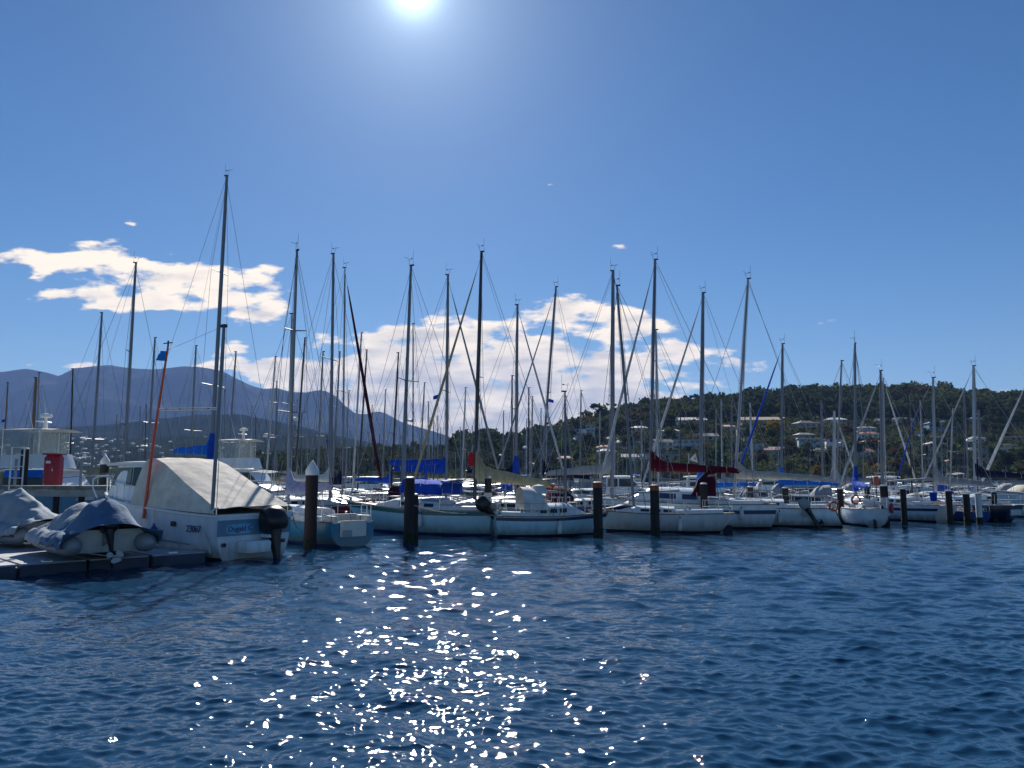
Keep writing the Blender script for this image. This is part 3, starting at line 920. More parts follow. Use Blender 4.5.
tree_px('umbrella', 910, 398, 1.05, 'ridge_gum', 'wide dark gum standing highest on the right skyline', 712)
tree_px('umbrella', 938, 400, 1.0, 'ridge_gum', 'open-crowned gum on the skyline just left of the tall pale mast', 712)
KLAB = {'gum': ('gum_tree', 'dark grey-green gum tree among the hillside houses', 'dark gum trees among the houses'),
        'olive': ('bushy_tree', 'olive green bushy tree among the hillside houses', 'olive trees among the houses'),
        'rust': ('brown_tree', 'rusty brown tree among the hillside houses', 'rusty brown trees among the houses'),
        'green': ('garden_tree', 'fresh green garden tree among the hillside houses', 'green garden trees among the houses')}
def clear(x, y, m=0, front=24):
    for (sx, sy, r) in SITES:
        if abs(x - sx) < r + m and -front < y - sy < 12: return False
    return True
n = 0; tries = 0
placed = []
while n < 250 and tries < 9000:
    tries += 1
    px = rnd.uniform(470, 1060); Y = 300 + 330 * rnd.random() ** 1.1
    u = (px - 512) / F
    r_, s0 = lerp_tab(RDIST, px), lerp_tab(SHORE, px)
    t = (Y - s0) / (r_ - s0)
    if t > .74 or t < .02: continue
    x = u * Y
    if not clear(x, Y): continue
    if any((x - a) ** 2 + (Y - b) ** 2 < 30 for a, b in placed): continue
    placed.append((x, Y))
    g = math.sin(x * .03 + 2) + math.cos(Y * .025 + x * .011)
    if 810 < px < 905 and t < .45: kind = rnd.choice(['rust', 'rust', 'rust', 'olive', 'gum'])
    elif g > .5: kind = rnd.choice(['olive', 'olive', 'gum', 'green'])
    else: kind = rnd.choice(['gum', 'gum', 'olive', 'green', 'rust'])
    nm, lb, gr = KLAB[kind]
    tree(kind, (x, Y, hill_z(x, Y) - .3), rnd.uniform(.6, 1.05), nm, lb, group=gr)
    n += 1

# the closed woods on the ridge and along the low left shore
def woodland(name, spots, leafs, nq, q, lab, seed, hs):
    Vs = []; Fs = []; Mi = []; o = 0
    base = [crown_np(seed + k, 10 + k % 3, 9 + (k * 5) % 4, nq, q, 12, .15 + .05 * (k % 4), .7) for k in range(8)]
    tv = [trunk_mb(seed + k, 10, 8) for k in range(3)]
    for i, (x, y, z) in enumerate(spots):
        V_, Fc = base[i % 8]
        s = rnd.uniform(*hs); a = rnd.uniform(0, 6.28)
        ca, sa = math.cos(a), math.sin(a)
        P = np.stack([V_[:, 0] * ca - V_[:, 1] * sa, V_[:, 0] * sa + V_[:, 1] * ca, V_[:, 2] * rnd.uniform(.85, 1.2)], 1) * s + np.array([x, y, z - .6])
        Vs.append(P); Fs.append(Fc + o); o += len(P)
        g = math.sin(x * .022) + math.cos(y * .03 + x * .013) + rnd.uniform(-.9, .9)
        Mi.append(np.full(len(Fc), 2 if g > 2.1 else (1 if g > .5 else 0)))
    me = npmesh(name, np.concatenate(Vs), np.concatenate(Fs), leafs, smooth=False, matidx=np.concatenate(Mi))
    ob = linkobj(name, me)
    tag(ob, lab, 'woods', kind='stuff')
sp_ = []
while len(sp_) < 1500:
    px = rnd.uniform(455, 1080); r_ = lerp_tab(RDIST, px); s0 = lerp_tab(SHORE, px)
    t = rnd.uniform(.62, 1.06); Y = s0 + (r_ - s0) * t
    if px < 620 and rnd.random() > .7: continue
    x = (px - 512) / F * Y
    if clear(x, Y, 1, 10): sp_.append((x, Y, hill_z(x, Y)))
woodland('ridge_woodland', sp_, [LEAF['dark'], LEAF['olive'], LEAF['rust']], 190, .75, 'dense dark gum woodland covering the top of the hill', 70, (.75, 1.25))
sp_ = []
while len(sp_) < 420:
    px = rnd.uniform(-60, 500); Y = rnd.uniform(345, 480)
    if px < 238: continue
    x = (px - 512) / F * Y
    sp_.append((x, Y, hill_z(x, Y)))
woodland('shore_woodland', sp_, [LEAF['dark'], LEAF['dark'], LEAF['olive']], 260, .6, 'dark belt of trees along the low shore behind the masts', 90, (.5, .85))

# undergrowth between the houses
def scrub():
    rs = np.random.RandomState(12); n = 26000
    Vs = []
    cnt = 0
    while cnt < n:
        px = rs.uniform(440, 1080); s0 = lerp_tab(SHORE, px); r_ = lerp_tab(RDIST, px)
        Y = s0 + (r_ - s0) * rs.uniform(.0, .9); x = (px - 512) / F * Y
        if not clear(x, Y, .5, 3): continue
        z = hill_z(x, Y) + rs.rand() * 1.8
        a = rs.normal(size=3); a /= np.linalg.norm(a); b = np.cross(a, rs.normal(size=3)); b /= np.linalg.norm(b)
        s = rs.uniform(.4, 1.2)
        c = np.array([x, Y, z])
        Vs += [c - a * s - b * s * .6, c + a * s - b * s * .6, c + a * s + b * s * .6, c - a * s + b * s * .6]; cnt += 1
    me = npmesh('hillside_scrub', np.array(Vs), np.arange(4 * n).reshape(-1, 4), [LEAF['olive'], LEAF['dark'], LEAF['rust']], smooth=False, matidx=rs.choice([0, 0, 1, 1, 1, 1, 2], n))
    tag(linkobj('hillside_scrub', me), 'low scrub and garden bushes between the hillside houses', 'scrub', kind='stuff')
scrub()

# sea wall along the far side of the marina
pts = []
sw = MB()
xs = np.linspace(-420, 420, 40)
for i in range(len(xs) - 1):
    sw.box(((xs[i] + xs[i + 1]) / 2, 270 + .5 * math.sin(i), .4), ((xs[i + 1] - xs[i]) * .998, 2.2, 2.6))
tag(sw.build('sea_wall', M['concrete'], None, smooth=False), 'long grey concrete sea wall along the shore behind the marina', 'sea wall')
# ------------------------------------------------------------------ yachts
def hull_lines(L, B, fbs, fbb, sr=.62, D=.45):
    """returns functions giving half-beam, sheer height and bottom at t (0 stern .. 1 bow)"""
    def w(t):
        if t > .44: return B / 2 * max(0.012, 1 - ((t - .44) / .56) ** 2.1)
        return B / 2 * (1 - (1 - sr) * ((.44 - t) / .44) ** 2)
    def zs(t): return fbs + (fbb - fbs) * t ** 1.7 - .07 * math.sin(PI * t)
    def dd(t): return D * max(.12, math.sin(PI * min(1, max(0, .08 + t * .86))) ** .7)
    return w, zs, dd

class Yacht:
    pass
# where hulls and walkways already lie, so that no two overlap
OCC = []
def rect(p, heading, xa, xb, wd):
    c, s_ = math.cos(R(heading)), math.sin(R(heading))
    return [(p[0] + x * c - y * s_, p[1] + x * s_ + y * c) for x, y in ((xa, -wd / 2), (xb, -wd / 2), (xb, wd / 2), (xa, wd / 2))]
def overlap(A, B_):
    for P in (A, B_):
        for i in (0, 1):
            ex, ey = P[i + 1][0] - P[i][0], P[i + 1][1] - P[i][1]
            a = [p[0] * ex + p[1] * ey for p in A]; b = [p[0] * ex + p[1] * ey for p in B_]
            if max(a) <= min(b) or max(b) <= min(a): return False
    return True
def occupy(p, heading, xa, xb, wd): OCC.append(rect(p, heading, xa, xb, wd))
def free(p, heading, xa, xb, wd):
    q = rect(p, heading, xa, xb, wd)
    return not any(overlap(q, o) for o in OCC)

def yacht(name, label, base, Y, heading, L, top=None, Hm=None, tm=.56, B=None, fbs=.95, fbb=1.2, hull='gel', boot='boot_dark', stripe=None, rs=.35, rb=.9, sr=.62,
          mastmat='alu', mr=.075, spr=(.5,), sprlen=.85, boom=.42, boomz=1.0, cover=None, coverh=.5, boot_cover=None, dodger=None, bimini=None, furl=None, furlr=.075, cabin=True,
          win='glass', cabh=.42, detail=1, group=None, back=True, rudder=False, xo=0.0, stripez=.82, cat='yacht', jibtack=None, vane=True, windgen=False, boomtilt=.06, mbz=None):
    """mast foot at photo column `base`, Y metres out; heading = way the bow points (0 right, 90 away, 180 left)"""
    y = Yacht()
    B = B or (.30 * L + .35)
    x0 = gx(base, Y, 1.2)
    root = empty(name, (x0 + xo, Y, 0), R(heading))
    tag(root, label, cat, group)
    y.root = root; y.L = L; y.B = B
    Ls = tm * L; Lb = (1 - tm) * L
    w, zs, dd = hull_lines(L, B, fbs, fbb, sr)
    occupy((x0 + xo, Y), heading, -tm * L - .1, (1 - tm) * L - .3, B * .86)
    dk = ('deck', 'deck', 'decktan', 'deck', 'teak', 'deckblue')[len(label) % 6]
    y.w, y.zs = w, zs
    NS, NP = (15, 7) if detail else (9, 5)
    rings = []
    def X(t, z):
        xb = -Ls + (L - rb) * t
        s = z / zs(t)
        return xb + rb * max(-.3, s) * t ** 5 * (1 if t > 0 else 0) + rs * (z / fbs) * (1 - t) ** 8
    y.X = X
    for i in range(NS):
        t = i / (NS - 1)
        half = []
        e1 = 3.2 - 2.0 * t ** 2; e2 = .62 + .35 * t ** 2
        for k in range(NP):
            s = k / (NP - 1)
            yy_ = w(t) * (max(0.0, 1 - s ** e1)) ** e2 * (1 + .05 * math.sin(PI * s) * (1 - t))
            z = zs(t) * (1 - s) + -dd(t) * s
            half.append((X(t, z), yy_, z))
        ring = half + [(p[0], -p[1], p[2]) for p in half[-2::-1]]
        rings.append(ring)
    mb = MB()
    def mif(i, k):
        z = (rings[i][k][2] + rings[i][(k + 1) % len(rings[i])][2]) / 2
        return 1 if z < .14 else 0
    # waterline split: insert a row exactly at the boot top
    nr = []
    for ring in rings:
        n_ = len(ring); h = n_ // 2
        half = ring[:h + 1]
        # re-sample: upper points to z=.1, lower beneath
        q = []
        for zt in [1, .8, .6, .4, .2]:
            q.append(zt)
        z0 = half[0][2]
        def interp(z):
            for a, b in zip(half, half[1:]):
                if a[2] >= z >= b[2]:
                    f = (a[2] - z) / max(1e-6, a[2] - b[2])
                    return tuple(a[j] + (b[j] - a[j]) * f for j in range(3))
            return half[-1] if z < half[-1][2] else half[0]
        zl = [z0 - (z0 - .10) * f for f in ((0, .12, .28, .46, .64, .82, 1) if detail else (0, .33, .67, 1))] + [half[-1][2] * .45, half[-1][2]]
        hh = [interp(z) for z in zl]
        nr.append(hh + [(p[0], -p[1], p[2]) for p in hh[-2::-1]])
    nh = len(nr[0]); mid = nh // 2
    top_n = mid - 2
    mb.loft(nr, closed=False, cap0=True, cap1=False, mif=lambda i, k: 0 if (k < top_n or k >= nh - 1 - top_n) else 1)
    h = mb.build('hull', [hull, boot], root, angle=50)
    y.hull = h
    # deck
    grid = []
    for i in range(NS):
        t = i / (NS - 1); z = zs(t) - .02
        ww = w(t) - .015
        grid.append([(X(t, z), ww * f, z + .05 * (1 - f * f)) for f in (-1, -.5, 0, .5, 1)])
    MB().sheet(grid, .03).build('deck', dk, root, angle=50)
    if detail:
        mb = MB()
        for sgn in (1, -1):
            mb.tube([(X(i / (NS - 1), zs(i / (NS - 1))), sgn * w(i / (NS - 1)), zs(i / (NS - 1)) + .015) for i in range(NS)], .025, 5)
        mb.build('toe_rail', 'teak' if hull != 'navyhull' else 'gel', h)
    if stripe:
        mb = MB()
        for sgn in (1, -1):
            rr = []
            for i in range(NS):
                t = i / (NS - 1)
                za, zb = zs(t) * (stripez + .16), zs(t) * stripez
                def sidept(z):
                    s = 1 - z / zs(t)
                    e1 = 3.2 - 2.0 * t ** 2; e2 = .62 + .35 * t ** 2
                    s2 = (zs(t) - z) / (zs(t) + dd(t))
                    return w(t) * (max(0, 1 - s2 ** e1)) ** e2 * (1 + .05 * math.sin(PI * s2) * (1 - t))
                rr.append([(X(t, za), sgn * (sidept(za) + .012), za), (X(t, zb), sgn * (sidept(zb) + .012), zb)])
            mb.sheet(rr, .008 * (1 if sgn > 0 else -1))
        mb.build('hull_stripe', stripe, h)
    # cabin trunk
    cz = 0
    if cabin:
        t0, t1 = tm - .27, min(tm + .20, .84)
        rr = []; n_ = 8
        for i in range(n_):
            f = i / (n_ - 1); t = t0 + (t1 - t0) * f
            ch = cabh * min(1, (1 - f) / .3 * .9 + .1) if f > .7 else cabh
            ww = min(w(t) * .66, B * .33)
            z = zs(t) + .02
            xx = X(t, z) + (.12 * 1 if i == 0 else 0)
            rr.append([(xx, -ww, z - .05), (xx, -ww * .9, z + ch * .82), (xx, -ww * .7, z + ch), (xx, 0, z + ch * 1.1), (xx, ww * .7, z + ch), (xx, ww * .9, z + ch * .82), (xx, ww, z - .05)])
        c = MB().loft(rr, closed=False, cap0=True, cap1=True).build('cabin', ('gel' if hull != 'gel2' else 'gel2') if detail > 1 else ('gel3', 'gel2', 'deckblue', 'gel', 'gel3')[len(label) % 5], root, angle=40)
        y.cabin = c
        nwin = 3 if detail > 1 and win != 'purpleglass' else 2
        for sgn in (1, -1):
            for k in range(nwin):
                fa = .10 + .58 * k / nwin; fb = fa + .58 / nwin * .72
                q = []
                for f in (fa, fb):
                    t = t0 + (t1 - t0) * f; z = zs(t) + .02; ww = min(w(t) * .66, B * .33)
                    def sp_(fr): return ww - ww * .1 * (fr * cabh + .05) / (cabh * .82 + .05) + .008
                    q.append([(X(t, z), sgn * sp_(.28), z + cabh * .28), (X(t, z), sgn * sp_(.66), z + cabh * .66)])
                MB().sheet(q, .02 * sgn).build('window', win, c, smooth=False)
        cz = cabh
        if detail:
            MB().box((X(tm + .12, 1) , 0, zs(tm + .12) + cabh * 1.05 + .02), (.5, .5, .06), bev=.02).build('hatch', 'grey', c)
        # cockpit coamings
        t2 = .06
        mb = MB()
        for sgn in (1, -1):
            a = [(X(t, 1), sgn * (w(t) * .60), zs(t)) for t in (t2, t2 + .08, t0 - .02, t0 + .02)]
            mb.sheet([[(p[0], p[1] - .06 * sgn, p[2]), (p[0], p[1] - .06 * sgn, p[2] + .22), (p[0], p[1] + .10 * sgn, p[2] + .20), (p[0], p[1] + .14 * sgn, p[2])] for p in a], .03 * sgn)
        mb.build('coaming', 'gel', root)
        gs = [[(X(t, 1), w(t) * .52 * f, zs(t) + .055) for f in (-1, -.3, .3, 1)] for t in (t2 + .01, t2 + .08, t0 - .03)]
        MB().sheet(gs, .02).build('cockpit_sole', 'teak', root, smooth=False)
        if detail > 1:
            for sgn in (1, -1):
                t = t0 - .10
                MB().lathe([(.07, 0), (.07, .05), (.05, .08), (.05, .13), (.065, .16), (.0, .17)], (X(t, 1), sgn * w(t) * .64, zs(t) + .19), 10).build('winch', 'steel', root)
    # mast
    mz = zs(tm) + (cz if cabin else 0) * .9
    if mbz is not None: mz = mbz
    Rz = Matrix.Rotation(R(heading), 3, 'Z')
    if top is not None:
        # masthead on the line of sight of the photo, above the mast foot
        tw_ = at(top[0], top[1], Y)
        loc = Rz.inverted() @ (tw_ - root.location)
        H = tw_.z
        mx_, my_ = loc.x, loc.y
    else:
        H = Hm; mx_, my_ = -.02 * Hm, 0
    # depth: let the rake show only sideways as in the photograph
    foot = Vector((0, 0, mz)); head = Vector((mx_, my_, H))
    y.foot, y.head, y.H = foot, head, H
    nseg = 6
    pts = [foot.lerp(head, k / nseg) for k in range(nseg + 1)]
    pts[0].z -= .1
    m_ = MB().tube(pts, [mr, mr, mr, mr, mr * .97, mr * .9, mr * .72], 8).build('mast', mastmat, root)
    y.mast = m_
    def up(f): return foot.lerp(head, f)
    # spreaders
    prev = [Vector((X(tm - .02, zs(tm)), s * w(tm) * .94, zs(tm))) for s in (1, -1)]
    chain = [[prev[0]], [prev[1]]]
    for j, f in enumerate(spr):
        c = up(f)
        ln = sprlen * (1 - .25 * j)
        ends = []
        for si, s in enumerate((1, -1)):
            e = c + Vector((-.12, s * ln, .04))
            MB().tube([c + Vector((0, s * mr * .6, 0)), e], [.035, .022], 5).build('spreader', mastmat if mastmat != 'woodmast' else 'alu', m_)
            chain[si].append(e)
    wr = .011 if detail else .0125
    for si in (0, 1):
        chain[si].append(up(.97))
        MB().tube(chain[si], wr, 4, caps=False).build('shroud', 'wire', root)
        if detail:
            f = spr[0] * .97 if spr else .5
            MB().tube([prev[si] + Vector((-.5, 0, 0)), up(f)], wr, 4, caps=False).build('shroud', 'wire', root)
    bowp = Vector((X(.985, zs(.985)), 0, zs(1) + .05))
    if jibtack is not None: bowp = Vector(jibtack)
    fh = up(.985)
    fs = MB().tube([bowp, fh], wr, 4, caps=False).build('forestay', 'wire', root)
    if furl:
        a, b = bowp.lerp(fh, .06), bowp.lerp(fh, .93)
        MB().tube([a, a.lerp(b, .04), a.lerp(b, .3), a.lerp(b, .6), a.lerp(b, .9), b], [furlr * .35, furlr * .9, furlr * 1.1, furlr * .95, furlr * .6, furlr * .25], 7).build('furled_jib', furl, fs)
        MB().lathe([(.11, 0), (.11, .03), (.05, .05), (.05, .12), (.11, .14), (.11, .17)], tuple(bowp.lerp(fh, .035)), 10).build('furler_drum', 'black', fs)
    if back:
        MB().tube([Vector((X(.01, fbs), 0, fbs)), up(1.0)], wr, 4, caps=False).build('backstay', 'wire', root)
    # masthead gear
    mb = MB()
    mb.box(tuple(head + Vector((-.05, 0, .03))), (.24, .08, .07))
    mb.build('masthead', 'aludark', m_)
    if vane and detail:
        mb = MB(); q = head + Vector((.1, 0, .08))
        mb.tube([q, q + Vector((.02, 0, .26))], .009, 4)
        mb.tube([q + Vector((-.16, .05, .27)), q + Vector((.14, -.05, .24))], .009, 4)
        mb.box(tuple(q + Vector((-.17, .05, .28))), (.08, .012, .06))
        mb.tube([q + Vector((.0, .02, .30)), q + Vector((.16, .18, .36))], .009, 4)
        mb.build('wind_vane', 'black', m_)
        mb = MB(); q = head + Vector((-.15, .03, .05)); mb.tube([q, q + Vector((0, 0, .75))], .007, 4); mb.build('aerial', 'black', m_)
    for k, (ox, oy) in enumerate(((-.16, .10), (.13, -.09), (-.02, .16)) if detail else ((-.15, .1),)):
        MB().tube([foot + Vector((ox * 1.6, oy * 1.6, .1)), up(.5) + Vector((ox, oy, 0)), up(.97) + Vector((ox * .5, oy * .5, 0))], .009, 4, caps=False).build('halyard', 'wire' if k else 'rope', m_)
    if detail < 2 and len(label) % 6 == 1 and H > 9:
        q = up(.42)
        MB().lathe([(0, -.1), (.22, -.08), (.25, 0), (.2, .1), (0, .13)], (q.x + .32, q.y, q.z), 12).build('radar_dome', 'white', m_)
        MB().box((q.x + .17, q.y, q.z - .1), (.3, .1, .05)).build('radar_bracket', 'alu', m_)
    if detail < 2 and len(label) % 9 == 4:
        q = chain[1][-2] if spr else up(.7)
        q = Vector(q)
        MB().sheet([[q + Vector((-.02, 0, -.3 - .12 * f)), q + Vector((-.42, .06 * math.sin(6 * f), -.42 - .10 * f))] for f in (0, .5, 1, 1.6, 2.2)], .008).build('burgee', ('c_red', 'c_blue', 'c_tan')[len(label) % 3], m_)
    # boom and sail cover
    if boom:
        bz = mz + boomz - .1
        bl = boom * L
        p0 = up((bz - mz) / max(.1, (H - mz))) + Vector((-.1, 0, 0)); p1 = p0 + Vector((-bl, 0, bl * boomtilt))
        bo = MB().tube([p0, p1], [.06, .055], 7).build('boom', mastmat if mastmat not in ('woodmast',) else 'woodmast', root)
        y.boom = bo; y.p0, y.p1 = p0, p1
        MB().tube([p0.lerp(p1, .8) + Vector((0, 0, -.05)), Vector((p0.lerp(p1, .8).x, .1, fbs + .25))], .015, 5).build('mainsheet', 'rope', bo)
        MB().tube([p1, up(.985)], wr * .8, 4, caps=False).build('topping_lift', 'rope', bo)
        if cover:
            rr = []; n_ = 16; r = random.Random(hash(label) % 1000 if False else len(label) * 7)
            hl = coverh
            for i in range(n_):
                f = i / (n_ - 1)
                c = p0.lerp(p1, -.02 + f * 1.0)
                hh = hl * (1.0 - .72 * f ** .75) + .03 * math.sin(f * 17 + r.random() * .5) * (1 - f)
                if f < .14: hh *= 1 + 1.15 * (1 - f / .14) ** 1.3
                wd = (.17 * (1 - .45 * f)) * (1 + .1 * math.sin(f * 23))
                if i == n_ - 1: hh *= .45; wd *= .5
                lo = -.10 - .03 * abs(math.sin(f * 11))
                sag = .02 * math.sin(f * 9 + 1)
                rg = []
                for k in range(12):
                    a = 2 * PI * k / 12
                    yy_ = math.cos(a) * wd * (1 if math.sin(a) < 0 else (1 - .55 * math.sin(a)))
                    zz_ = lo + (hh - lo) * (math.sin(a) * .5 + .5)
                    rg.append((c.x, c.y + yy_ + sag, c.z + zz_))
                rr.append(rg)
            MB().loft(rr, True, True, True).build('sail_cover', cover, bo, angle=60)
            mb = MB()
            for f in (.18, .4, .62, .84):
                c = p0.lerp(p1, f); hh = hl * (1.0 - .72 * f ** .75)
                mb.tube([(c.x, c.y + .17 * (1 - .45 * f) + .015, c.z - .1), (c.x, c.y + .12, c.z + hh * .6), (c.x, c.y, c.z + hh + .012), (c.x, c.y - .12, c.z + hh * .6), (c.x, c.y - .17 * (1 - .45 * f) - .015, c.z - .1)], .012, 4)
            if detail: mb.build('sail_tie', 'rope', bo)
    if boot_cover:
        c0 = up(.02); 
        a, b = up((boomz + .15) / (H - mz)), up((boomz + 1.05) / (H - mz))
        MB().tube([a + Vector((0, 0, -.55)), a, b], [mr * 2.2, mr * 2.4, mr * 1.35], 9).build('mast_boot_cover', boot_cover, m_)
    if detail == 0 and len(label) % 3 != 1:
        tb_ = tm + .22
        q_ = len(label) % 5
        MB().tube([(X(tb_, 1), -.1, zs(tb_) + .16), (X(tb_ + .03, 1), .1, zs(tb_) + .26), (X(tb_ + .12, 1), .0, zs(tb_) + .22), (X(tb_ + .16, 1), 0, zs(tb_) + .14)], [.08, .24, .20, .06], 8).build('foredeck_bag', ('c_blue', 'c_navy', 'c_grey', 'c_darkmaroon', 'c_tan')[q_], root)
        MB().tube([(X(.02, 1), -w(.03) * .9, fbs + .55), (X(.12, 1), -w(.1) * .95, fbs + .6), (X(.02, 1), w(.03) * .9, fbs + .55)], .02, 5).build('pushpit', 'steel', root)
        a_ = [(X(t_, zs(t_)), w(t_) * .9, zs(t_) + .6) for t_ in (.84, .93, .99)]
        pl_ = MB().tube(a_ + [(p_[0], -p_[1], p_[2]) for p_ in a_[::-1]], .02, 5)
        for p_ in a_[:2]:
            for s_ in (1, -1): pl_.tube([(p_[0], s_ * p_[1], p_[2] - .6), (p_[0], s_ * p_[1], p_[2])], .018, 5)
        pl_.build('pulpit', 'steel', root)
    # dodger over the companionway
    if dodger:
        tD = tm - .27
        x1 = X(tD, 1) + .7; x0_ = X(tD, 1) - .55
        z0 = zs(tD) + cabh * .6; wd = min(w(tD) * .78, B * .40); hd = .95 + (cabh - .42)
        def arch(x, hgt, ww): return [(x, ww * math.cos(PI * k / 10) * (1 if abs(math.cos(PI * k / 10)) < .99 else 1), z0 + hgt * math.sin(PI * k / 10) ** .55) for k in range(11)]
        g = [arch(x1, .12, wd * .9), arch(x1 - .35, hd * .72, wd * .97), arch(x1 - .75, hd * .98, wd), arch(x0_, hd, wd)]
        d = MB().sheet(g, .025).build('dodger', dodger, root, angle=60)
        g2 = [[(x1 - .02 - .32 * f, yv, z0 + .2 + (hd * .66 - .2) * f * .8 + .06) for yv in (-wd * .5, -wd * .2, wd * .2, wd * .5)] for f in (0.05, 1)]
        MB().sheet(g2, .012).build('window', 'clear', d, smooth=False)
    if bimini:
        xa, xb = X(.28, 1), X(.04, 1); zz = fbs + 1.95; wd = B * .36
        g = [[(xa + (xb - xa) * i / 6, wd * f, zz + .12 * (1 - f * f) - .04 * math.sin(i)) for f in (-1, -.6, -.2, .2, .6, 1)] for i in range(7)]
        bm = MB().sheet(g, .02).build('bimini', bimini, root)
        for xx in (xa - .1, xb + .1):
            MB().tube([(xx, -wd * .95, fbs), (xx, -wd * .95, zz), (xx, wd * .95, zz), (xx, wd * .95, fbs)], .015, 5).build('bimini_frame', 'steel', bm)
    # rails
    if detail:
        zb = zs(.97)
        hp = .62
        def rail(ts, h_):
            return [(X(t, zs(t)), w(t) * .93, zs(t) + h_) for t in ts], [(X(t, zs(t)), -w(t) * .93, zs(t) + h_) for t in ts]
        a, b = rail((.86, .93, .98), hp)
        pul = MB().tube(a + [(X(1, zs(1)) + .08, 0, zs(1) + hp)] + b[::-1], .016, 5)
        for p in (a[0], a[2], b[0], b[2]): pul.tube([(p[0], p[1], p[2] - hp), p], .014, 5)
        a2, b2 = rail((.86, .93, .98), hp * .5)
        pul.tube(a2, .012, 5); pul.tube(b2, .012, 5)
        pul.build('pulpit', 'steel', root)
        a, b = rail((.16, .08, .015), hp)
        pus = MB().tube(a + b[::-1], .016, 5)
        for p in a + b: pus.tube([(p[0], p[1], p[2] - hp), p], .014, 5)
        a2, b2 = rail((.16, .08, .015), hp * .5); pus.tube(a2 + b2[::-1], .012, 5)
        pus.build('pushpit', 'steel', root)
        for sgn in (1, -1):
            for t in (.30, .44, .58, .72):
                MB().tube([(X(t, 1), sgn * w(t) * .95, zs(t)), (X(t, 1), sgn * w(t) * .95, zs(t) + hp)], .012, 5).build('stanchion', 'steel', root)
            for hh in (.3, .6):
                MB().tube([(X(t, 1), sgn * w(t) * .945, zs(t) + hh) for t in (.16, .30, .44, .58, .72, .86)], .005, 4, caps=False).build('lifeline', 'wire', root)
    if rudder:
        mb = MB(); xs_ = X(0, 0)
        rh = .42 if rs > -.3 else .3
        if stripe == 'green': rh = .98
        xt_ = X(0, rh)
        mb.sheet([[(xt_ - .03, .03, rh + .1), (xs_ - .05, .03, -.5)], [(xt_ - .40, .03, rh), (xs_ - .55, .03, -.5)]], .06)
        mb.build('rudder', rudder, root, smooth=False)
    return y

def outboard(parent, p, ang=0.0, s=1.0, tilt=0.0, cowl='black', leg='black', prop='black'):
    """motor hung on a transom: cowling, leg, propeller and bracket; local -x is aft"""
    mb = MB()
    rr = []
    for (z, lx, ly, ox) in ((0, .20, .15, 0), (.06, .26, .19, 0), (.25, .28, .20, .0), (.42, .25, .18, .02), (.52, .16, .11, .04)):
        rr.append([(ox + lx * math.copysign(abs(math.cos(a)) ** .6, math.cos(a)), ly * math.copysign(abs(math.sin(a)) ** .6, math.sin(a)), z) for a in [2 * PI * k / 16 for k in range(16)]])
    mb.loft(rr)
    o = mb.build('outboard_motor', cowl, parent, angle=50)
    o.location = p; o.rotation_euler = (0, tilt, ang); o.scale = (s, s, s)
    mb = MB()
    rr = []
    for (z, lx, ly, ox) in ((.0, .17, .13, 0), (-.15, .13, .09, -.01), (-.5, .10, .055, -.02), (-.85, .09, .04, -.03), (-.92, .14, .06, -.04), (-1.0, .14, .06, -.04), (-1.22, .06, .015, .02)):
        rr.append([(ox + lx * math.cos(a), ly * math.sin(a), z) for a in [2 * PI * k / 12 for k in range(12)]])
    mb.loft(rr[::-1])
    mb.box((-.06, 0, -.78), (.42, .2, .02))
    mb.tube([(.16, 0, -.96), (-.26, 0, -.96)], [.03, .07], 8)
    mb.build('leg', leg, o, angle=40)
    mb = MB()
    mb.tube([(-.26, 0, -.96), (-.36, 0, -.96)], [.06, .03], 8)
    for k in range(3):
        a = 2 * PI * k / 3 + .4
        ca, sa = math.cos(a), math.sin(a)
        g = []
        for r, wd in ((.05, .05), (.10, .10), (.16, .11), (.20, .05)):
            g.append([(-.30 + .04 * q, ca * r - sa * wd * q, sa * r + ca * wd * q - .96) for q in (-1, 0, 1)])
        mb.sheet(g, .012)
    mb.build('propeller', prop, o, angle=60)
    mb = MB().box((.22, 0, -.12), (.10, .22, .42)).box((.30, .09, -.22), (.12, .04, .26)).box((.30, -.09, -.22), (.12, .04, .26))
    mb.build('bracket', 'grey', o, smooth=False)
    return o

